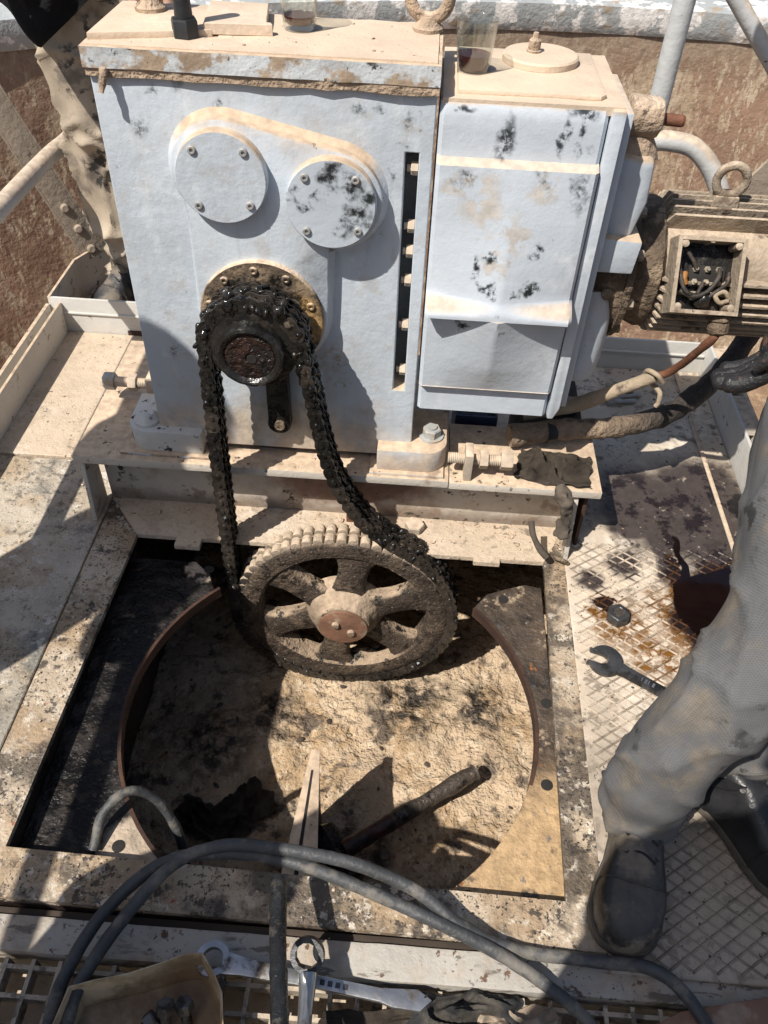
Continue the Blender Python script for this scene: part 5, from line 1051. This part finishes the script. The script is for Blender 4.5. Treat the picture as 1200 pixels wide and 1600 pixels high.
for i, (x, y, a, lb) in enumerate(((-.262, .315, 1.9, 'oily bolt standing in the tan tub, nearest its right wall'), (-.295, .310, 1.4, 'oily bolt in the middle of the tan tub'), (-.34, .29, .6, 'oily bolt lying in the left of the tan tub'))):
    tt = thing('tub_bolt', lb, 'bolt', (x, y, -.01), 'bolts in the tub'); d = V(.3 * math.cos(a), .4 * math.sin(a), .75 if i < 2 else .1).normalized()
    bm = bmesh.new(); hexprism(bm, V(x, y, .0) + d * .03, d, .024, .015); fin('head', bm, 'steel', tt, .5); bm = bmesh.new(); thread(bm, V(x, y, -.008), V(x, y, 0) + d * .03, .008); fin('shank', bm, 'hammer_handle', tt, .6)
bm = bmesh.new(); hexprism(bm, (-.352, .262, -.012), (.1, .1, 1), .04, .02); M['green'] = mat('green_plastic', (.03, .14, .09), .2, 20, .4); tag(fin('green_cap', bm, 'green', None, .5), 'small green plastic cap inside the tan tub', 'cap')
crumple('work_glove', 'black oily work glove crumpled on the grating', 'glove', .150, .352, -.02, .17, .075, .055, 'glove_dusty', .05, 21, fold=4)
crumple('work_glove', 'tan dirty work glove beside the black one', 'glove', .235, .345, -.02, .12, .06, .04, 'bolt_tan', .2, 25, fold=4)
crumple('cardboard', 'grimy flattened cardboard scrap under the ring spanner', 'cardboard', .03, .33, -.02, .20, .06, .012, 'rag', .1, 31, fold=4)
bm = bmesh.new(); prism(bm, [(.40, .345), (.47, .380), (.62, .412), (.80, .43), (.80, .2), (.40, .2)], (0, 0, .022), (1, 0, 0), (0, 1, 0), .012); tag(fin('brown_board', bm, 'brownboard', None, .5, .003), 'reddish brown board at the bottom right corner', 'board')

# ================================================================== PEOPLE
def skin_body(name, joints, edges, m_, parent, root=0, sub=2):
    me = bpy.data.meshes.new(name); me.from_pydata([j[:3] for j in joints], edges, [])
    o = bpy.data.objects.new(name, me); COL.objects.link(o)
    md = o.modifiers.new('skin', 'SKIN'); ss = o.modifiers.new('sub', 'SUBSURF'); ss.levels = sub; ss.render_levels = sub
    for i, j in enumerate(joints):
        sv = me.skin_vertices[0].data[i]; sv.radius = (j[3], j[4] if len(j) > 4 else j[3]); sv.use_root = (i == root)
    dg = bpy.context.evaluated_depsgraph_get(); dg.update(); ev = o.evaluated_get(dg); m2 = bpy.data.meshes.new_from_object(ev)
    bpy.data.objects.remove(o)
    for p in m2.polygons: p.use_smooth = True
    m2.materials.clear(); m2.materials.append(M[m_]); m2.name = name
    return link_obj(name, m2, parent)
def head_mesh(c, face, parent):
    f = Vector(face).normalized(); s = V(-f.y, f.x, 0).normalized(); upv = V(0, 0, 1)
    bm = bmesh.new(); bmesh.ops.create_icosphere(bm, subdivisions=3, radius=1)
    for v in bm.verts:
        x, y, z = v.co; fx, sy, uz = x * .095, y * .075, z * .118
        if x > .5 and abs(y) < .28 and -.35 < z < .12: fx += .022 * (1 - abs(y) / .28) * (1 - abs(z + .12) / .25 if abs(z + .12) < .25 else 0)
        if x > .6 and .05 < z < .25 and .2 < abs(y) < .55: fx -= .008
        if x > .6 and -.55 < z < -.42: fx -= .005
        if z < -.2: sy *= 1 + .35 * (z + .2); 
        v.co = Vector(c) + f * fx + s * sy + upv * uz
    hd_ = fin('head', bm, 'skin', parent, 1.5)
    bm = bmesh.new(); bmesh.ops.create_icosphere(bm, subdivisions=3, radius=1)
    bmesh.ops.delete(bm, geom=[v for v in bm.verts if v.co.z < .1 and v.co.x > -.2 or v.co.z < -.45], context='VERTS')
    for v in bm.verts: v.co = Vector(c) + f * v.co.x * .101 + s * v.co.y * .082 + upv * (v.co.z * .124 + .004)
    fin('hair', bm, 'hair', hd_, 1.5)
    for sg in (-1, 1):
        bm = bmesh.new(); bmesh.ops.create_icosphere(bm, subdivisions=2, radius=.012, matrix=Matrix.Translation(Vector(c) + f * .082 + s * .03 * sg + upv * .014)); fin('eye', bm, 'hair', hd_, 1.5)
        bm = bmesh.new(); bmesh.ops.create_icosphere(bm, subdivisions=2, radius=.026, matrix=Matrix.Translation(Vector(c) + s * .077 * sg) @ Matrix.Diagonal((.6, .4, 1.2, 1))); fin('ear', bm, 'skin', hd_, 1.5)
def boot(heel, toe, z0, parent, m_='leather', Ht=.16, W=.052):
    heel = Vector(heel); toe = Vector(toe); d = (toe - heel); L = d.length; d.normalize(); s = V(-d.y, d.x, 0); up = V(0, 0, 1)
    so = [(0, .36), (.03, .56), (.12, .66), (.3, .62), (.45, .70), (.62, .92), (.78, 1.0), (.90, .86), (.97, .58), (1, .22)]
    ol = [(t_ * L, w_ * W) for t_, w_ in so] + [(t_ * L, -w_ * W) for t_, w_ in so[::-1]]
    bm = bmesh.new(); prism(bm, [(x, y * 1.06) for x, y in ol][::-1], heel + up * (z0 + .024), d, s, .022); fin('boot_sole', bm, 'sole', parent, .5, .004)
    bm = bmesh.new(); rows = []
    hp = [(.0, .075), (.03, .095), (.12, .11), (.25, .12), (.38, .118), (.5, .098), (.62, .082), (.75, .072), (.86, .064), (.95, .05), (1.0, .03)]
    wv = dict(so)
    def W_(t_):
        for (a, wa), (b, wb) in zip(so, so[1:]):
            if a <= t_ <= b: return wa + (wb - wa) * (t_ - a) / (b - a)
        return so[-1][1]
    for t_, h in hp:
        w_ = W_(t_) * W; row = []
        for k in range(17):
            a = PI * k / 16; cx = math.cos(a); sx = math.sin(a)
            y = w_ * math.copysign(abs(cx) ** .6, cx); zz = h * (sx ** .55)
            p = heel + d * (t_ * L * .985 + .003) + s * y + up * (z0 + .022 + zz)
            p += (s * cx + up * sx) * .0022 * noise.noise(p * 55); row.append(bm.verts.new(p))
        rows.append(row)
    for A, C in zip(rows, rows[1:]):
        for k in range(16): bm.faces.new((A[k], A[k + 1], C[k + 1], C[k]))
    bm.faces.new(rows[0]); bm.faces.new(rows[-1][::-1])
    up_ = fin('boot_upper', bm, m_, parent, 1.2)
    ac = heel + d * L * .2
    bm = bmesh.new(); tube(bm, [ac + up * (z0 + .05), ac + up * (z0 + .10) , ac + up * (z0 + Ht) - d * .006], lambda u: W * (1.05 + .08 * math.sin(u * 6)), 20, 6, jit=.003, jsc=40); fin('boot_shaft', bm, m_, parent, 1.2)
    # lace hooks, toe-cap seam
    for t_ in (.36, .45, .54):
        for sg in (-1, 1):
            bm = bmesh.new(); hh = .118 - (t_ - .3) * .14; p = heel + d * t_ * L + s * .022 * sg + up * (z0 + .022 + hh * .97); lathe(bm, [(.0042, 0), (.0042, .004), (.006, .005), (.005, .007)], p, up + s * sg * .5, 10); fin('lace_hook', bm, 'steel', up_, .6)
        bm = bmesh.new(); p = heel + d * t_ * L + up * (z0 + .028 + (.118 - (t_ - .3) * .14) * .97); tube(bm, [p - s * .022, p + up * .004, p + s * .022 + d * .01], .0022, 6, 4); fin('lace', bm, 'black_cloth', up_, 1)
    bm = bmesh.new(); t_ = .70; tube(bm, [heel + d * (t_ * L - .012 * abs(math.cos(a)) ** 2) + s * W_(t_) * W * 1.0 * math.copysign(abs(math.cos(a)) ** .6, math.cos(a)) + up * (z0 + .023 + .0765 * math.sin(a) ** .55) for a in [PI * k / 14 for k in range(15)]], .0018, 6, 3); fin('toe_seam', bm, m_, up_, 1)
def trouser(name, pts, rad, m_, parent, seed=0, seg=56, n=22, fold=.010):
    P = spline(pts, n); N = len(P); bm = bmesh.new(); rings = []
    T = [(P[min(i + 1, N - 1)] - P[max(i - 1, 0)]).normalized() for i in range(N)]; a, u, v = frame(T[0])
    for i in range(N):
        u = (u - T[i] * u.dot(T[i])).normalized(); v = T[i].cross(u); t_ = i / (N - 1)
        k0 = t_ * (len(rad) - 1); ia = min(int(k0), len(rad) - 2); r = rad[ia] + (rad[ia + 1] - rad[ia]) * (k0 - ia); ring = []
        for k in range(seg):
            an = 2 * PI * k / seg; d = u * math.cos(an) + v * math.sin(an); q = V(math.cos(an) * 1.3 + seed, math.sin(an) * 1.3, t_ * 9)
            w_ = 1 - 2.4 * abs(noise.noise(V(math.cos(an) * 1.25 + seed + t_ * 1.6, math.sin(an) * 1.25 + t_ * .8, t_ * 3.6))); w2 = noise.noise(V(math.cos(an) * 2.2, math.sin(an) * 2.2, t_ * 9 + seed)); 
            bunch = max(0, 1 - t_ * 5) * math.sin(t_ * 60 + 2.5 * noise.noise(q * .8)) * .7
            dg = (1 - abs(math.sin(an * 1.0 + t_ * 9 + seed + 2.2 * noise.noise(V(math.cos(an) + seed, math.sin(an), t_ * 4))))) ** 3 + .7 * (1 - abs(math.sin(an * 1.0 - t_ * 13 + 2 * seed + 2.6 * noise.noise(V(math.cos(an), math.sin(an) + seed, t_ * 5 + 3))))) ** 4
            rr_ = r * (1 + .06 * noise.noise(V(math.cos(an) + seed, math.sin(an), t_ * 3))) + fold * (w_ * .30 - .45 + .15 * w2 + bunch * .8 + 1.0 * dg)
            ring.append(bm.verts.new(P[i] + d * rr_))
        rings.append(ring)
    for A, C in zip(rings, rings[1:]):
        for k in range(seg): bm.faces.new((A[k], A[(k + 1) % seg], C[(k + 1) % seg], C[k]))
    inner = [bm.verts.new(w.co.lerp(P[0], .06) + T[0] * .015) for w in rings[0]]
    for k in range(seg): bm.faces.new((inner[k], inner[(k + 1) % seg], rings[0][(k + 1) % seg], rings[0][k]))
    bm.faces.new(rings[-1]); return fin(name, bm, m_, parent, 1.5)
def hand(c, fdir, palm_n, m_, parent, sc=1.0, curl=.9):
    f = Vector(fdir).normalized(); pn = Vector(palm_n); pn = (pn - f * pn.dot(f)).normalized(); s = f.cross(pn); c = Vector(c)
    J = [(*c, .030, .020), (*(c + f * .045 * sc), .040, .018), (*(c + f * .085 * sc), .038, .015), (*(c - f * .07 * sc), .032, .030)]
    o = skin_body('glove', J, [(0, 1), (1, 2), (0, 3)], m_, parent)
    for k, (off, ln) in enumerate(((-.034, .062), (-.0115, .078), (.0115, .082), (.034, .072))):
        b = c + f * .080 * sc + s * off * sc; pts = [b]; a = .25
        for seg_ in (.45, .32, .28):
            a += curl * .75; pts.append(pts[-1] + (f * math.cos(a) - pn * -math.sin(a)) * ln * seg_ * sc)
        bm = bmesh.new(); tube(bm, pts, lambda t_: .0142 * sc * (1 - .16 * t_) * math.sqrt(max(.02, 1 - max(0, (t_ - .84) / .16) ** 2)), 14, 10, jit=.0012, jsc=90); fin('finger', bm, m_, o, 1.2)
    b = c + f * .02 * sc - s * .034 * sc; bm = bmesh.new(); tube(bm, [b, b + f * .03 * sc - s * .018 * sc + pn * .01, b + f * .058 * sc - s * .012 * sc + pn * .024], lambda t_: .0135 * sc * (1 - .25 * t_), 12, 6); fin('thumb', bm, m_, o, 1.2)
    return o
EDG = [(0, 1), (1, 2), (2, 3), (3, 4), (2, 5), (5, 6), (6, 7), (2, 8), (8, 9), (9, 10), (0, 11), (11, 12), (12, 13), (0, 14), (14, 15), (15, 16)]
def standing(label, x, y, face, m_top, H_=1.74, lean=(0, 0), arms=None, cat='person'):
    k = H_ / 1.75; f = Vector((math.cos(face), math.sin(face), 0)); s = V(-f.y, f.x, 0); o = V(x, y, 0); L_ = V(lean[0], lean[1], 0)
    t = thing('person', label, cat, (x, y, 0))
    def q(a, b, z): return tuple(o + f * a * k + s * b * k + V(0, 0, z * k) + L_ * max(0, z - .9))
    A = arms or {}
    J = [(*q(0, 0, .95), .17, .12), (*q(0, 0, 1.15), .155, .11), (*q(0, 0, 1.38), .175, .10), (*q(0, 0, 1.50), .055, .055), (*q(.02, 0, 1.56), .05, .05)]
    for sg, nm in ((1, 'l'), (-1, 'r')):
        sh = q(0, .19 * sg, 1.40); el = A.get(nm, (q(.03, .25 * sg, 1.12), q(.12, .22 * sg, .90)))
        J += [(*sh, .062), (*el[0], .048), (*el[1], .036)]
    for sg in (1, -1): J += [(*q(0, .10 * sg, .88), .095), (*q(.02, .11 * sg, .48), .072), (*q(0, .12 * sg, .10), .055)]
    skin_body('body', J, EDG, m_top, t); head_mesh(Vector(q(.03, 0, 1.645)), f, t)
    for sg in (1, -1): boot(q(-.07, .12 * sg, 0), q(.20, .14 * sg, 0), .004, t)
    return t
# worker whose leg shows at the right edge
W1 = thing('person', 'worker in grey checked trousers and black boots at the right edge', 'person', (.45, .70, 0))
boot((.452, .716, 0), (.392, .452, 0), .003, W1, 'leather', .15, .056)
boot((.560, .775, 0), (.720, .560, 0), .003, W1, 'rubber', .12, .054)
trouser('trouser_leg', [(.432, .662, .095), (.434, .658, .20), (.460, .676, .32), (.506, .706, .42), (.556, .765, .52), (.582, .86, .61), (.625, .97, .70), (.69, 1.03, .86)], [.067, .072, .073, .078, .086, .092, .10, .115], 'trouser_grey', W1, 2, fold=.010)
trouser('trouser_leg', [(.610, .770, .085), (.64, .79, .20), (.70, .82, .40), (.76, .87, .60), (.78, .96, .86)], [.082, .085, .09, .10, .12], 'trouser_grey', W1, 7)
skin_body('torso', [(.74, 1.0, .90, .16, .12), (.80, 1.06, 1.08, .16, .11), (.86, 1.14, 1.30, .17, .11), (.88, 1.20, 1.44, .055), (.89, 1.23, 1.50, .05), (.72, 1.22, 1.30, .062), (.74, 1.28, 1.02, .048), (.628, 1.205, .80, .036), (1.05, 1.08, 1.30, .062), (1.10, 1.12, 1.02, .048), (1.08, 1.22, .80, .036)], [(0, 1), (1, 2), (2, 3), (3, 4), (2, 5), (5, 6), (6, 7), (2, 8), (8, 9), (9, 10)], 'black_cloth', W1)
head_mesh((.88, 1.26, 1.60), (-.6, .2, 0), W1)
hand((.618, 1.20, .725), (-.22, -.10, -.95), (-.9, .35, .1), 'glove', W1, 1.15, .42)
# worker behind the gearbox on the left
W2 = thing('person', 'worker in muddy khaki trousers and black jacket behind the gearbox', 'person', (-.93, 2.28, 0))
boot((-.885, 2.34, 0), (-.955, 2.16, 0), .003, W2, 'leather', .14, .052)
boot((-.70, 2.36, 0), (-.68, 2.14, 0), .003, W2, 'leather', .14, .052)
trouser('trouser_leg', [(-.872, 2.325, .08), (-.880, 2.32, .22), (-.900, 2.31, .40), (-.905, 2.31, .56), (-.905, 2.32, .72), (-.88, 2.34, .88)], [.058, .078, .086, .082, .098, .106, .112, .13], 'trouser_khaki', W2, 4, fold=.024)
trouser('trouser_leg', [(-.70, 2.34, .08), (-.71, 2.34, .30), (-.73, 2.34, .55), (-.78, 2.35, .86)], [.07, .08, .095, .125], 'trouser_khaki', W2, 9, fold=.012)
skin_body('torso', [(-.84, 2.35, .93, .17, .13), (-.86, 2.34, 1.12, .17, .12), (-.88, 2.33, 1.36, .18, .11), (-.88, 2.32, 1.50, .055), (-.88, 2.31, 1.56, .05), (-1.07, 2.32, 1.38, .062), (-1.12, 2.22, 1.14, .05), (-1.02, 2.05, 1.02, .038), (-.69, 2.34, 1.38, .062), (-.62, 2.30, 1.12, .05), (-.62, 2.14, .98, .038)], [(0, 1), (1, 2), (2, 3), (3, 4), (2, 5), (5, 6), (6, 7), (2, 8), (8, 9), (9, 10)], 'black_cloth', W2)
head_mesh((-.88, 2.29, 1.65), (.2, -1, 0), W2)
hand((-1.0, 2.0, 1.0), (.3, -.9, -.3), (0, .2, -1), 'skin', W2); hand((-.62, 2.09, .96), (.1, -.9, -.3), (0, .2, -1), 'skin', W2)
bm = sheet(30, 24, lambda u, v: V(-1.10 + .30 * u, 2.17 + .03 * math.sin(u * 9) + .02 * noise.noise(V(u * 6, v * 5, 2)), 1.02 - v * (.12 + .125 * (1 - abs(u - .52) / .52)) )); bmesh.ops.solidify(bm, geom=bm.faces[:], thickness=.012); fin('jacket_tail', bm, 'black_cloth', W2, 1.3)
# helpers and the photographer, standing outside the picture; their shadows fall into it
standing('helper in dark clothes standing at the left handrail, outside the frame', -1.16, .70, 0.0, 'black_cloth', 1.70)
standing('helper in dark clothes crouching left of the photographer, outside the frame', -.68, .04, .9, 'black_cloth', .98)
standing('photographer in dark clothes holding a phone, outside the frame', -.03, -.16, 1.57, 'black_cloth', 1.78, lean=(0, .05), arms={'l': ((-.24, -.17, 1.20), (-.08, -.09, 1.35)), 'r': ((.18, -.17, 1.20), (.07, -.09, 1.35))})
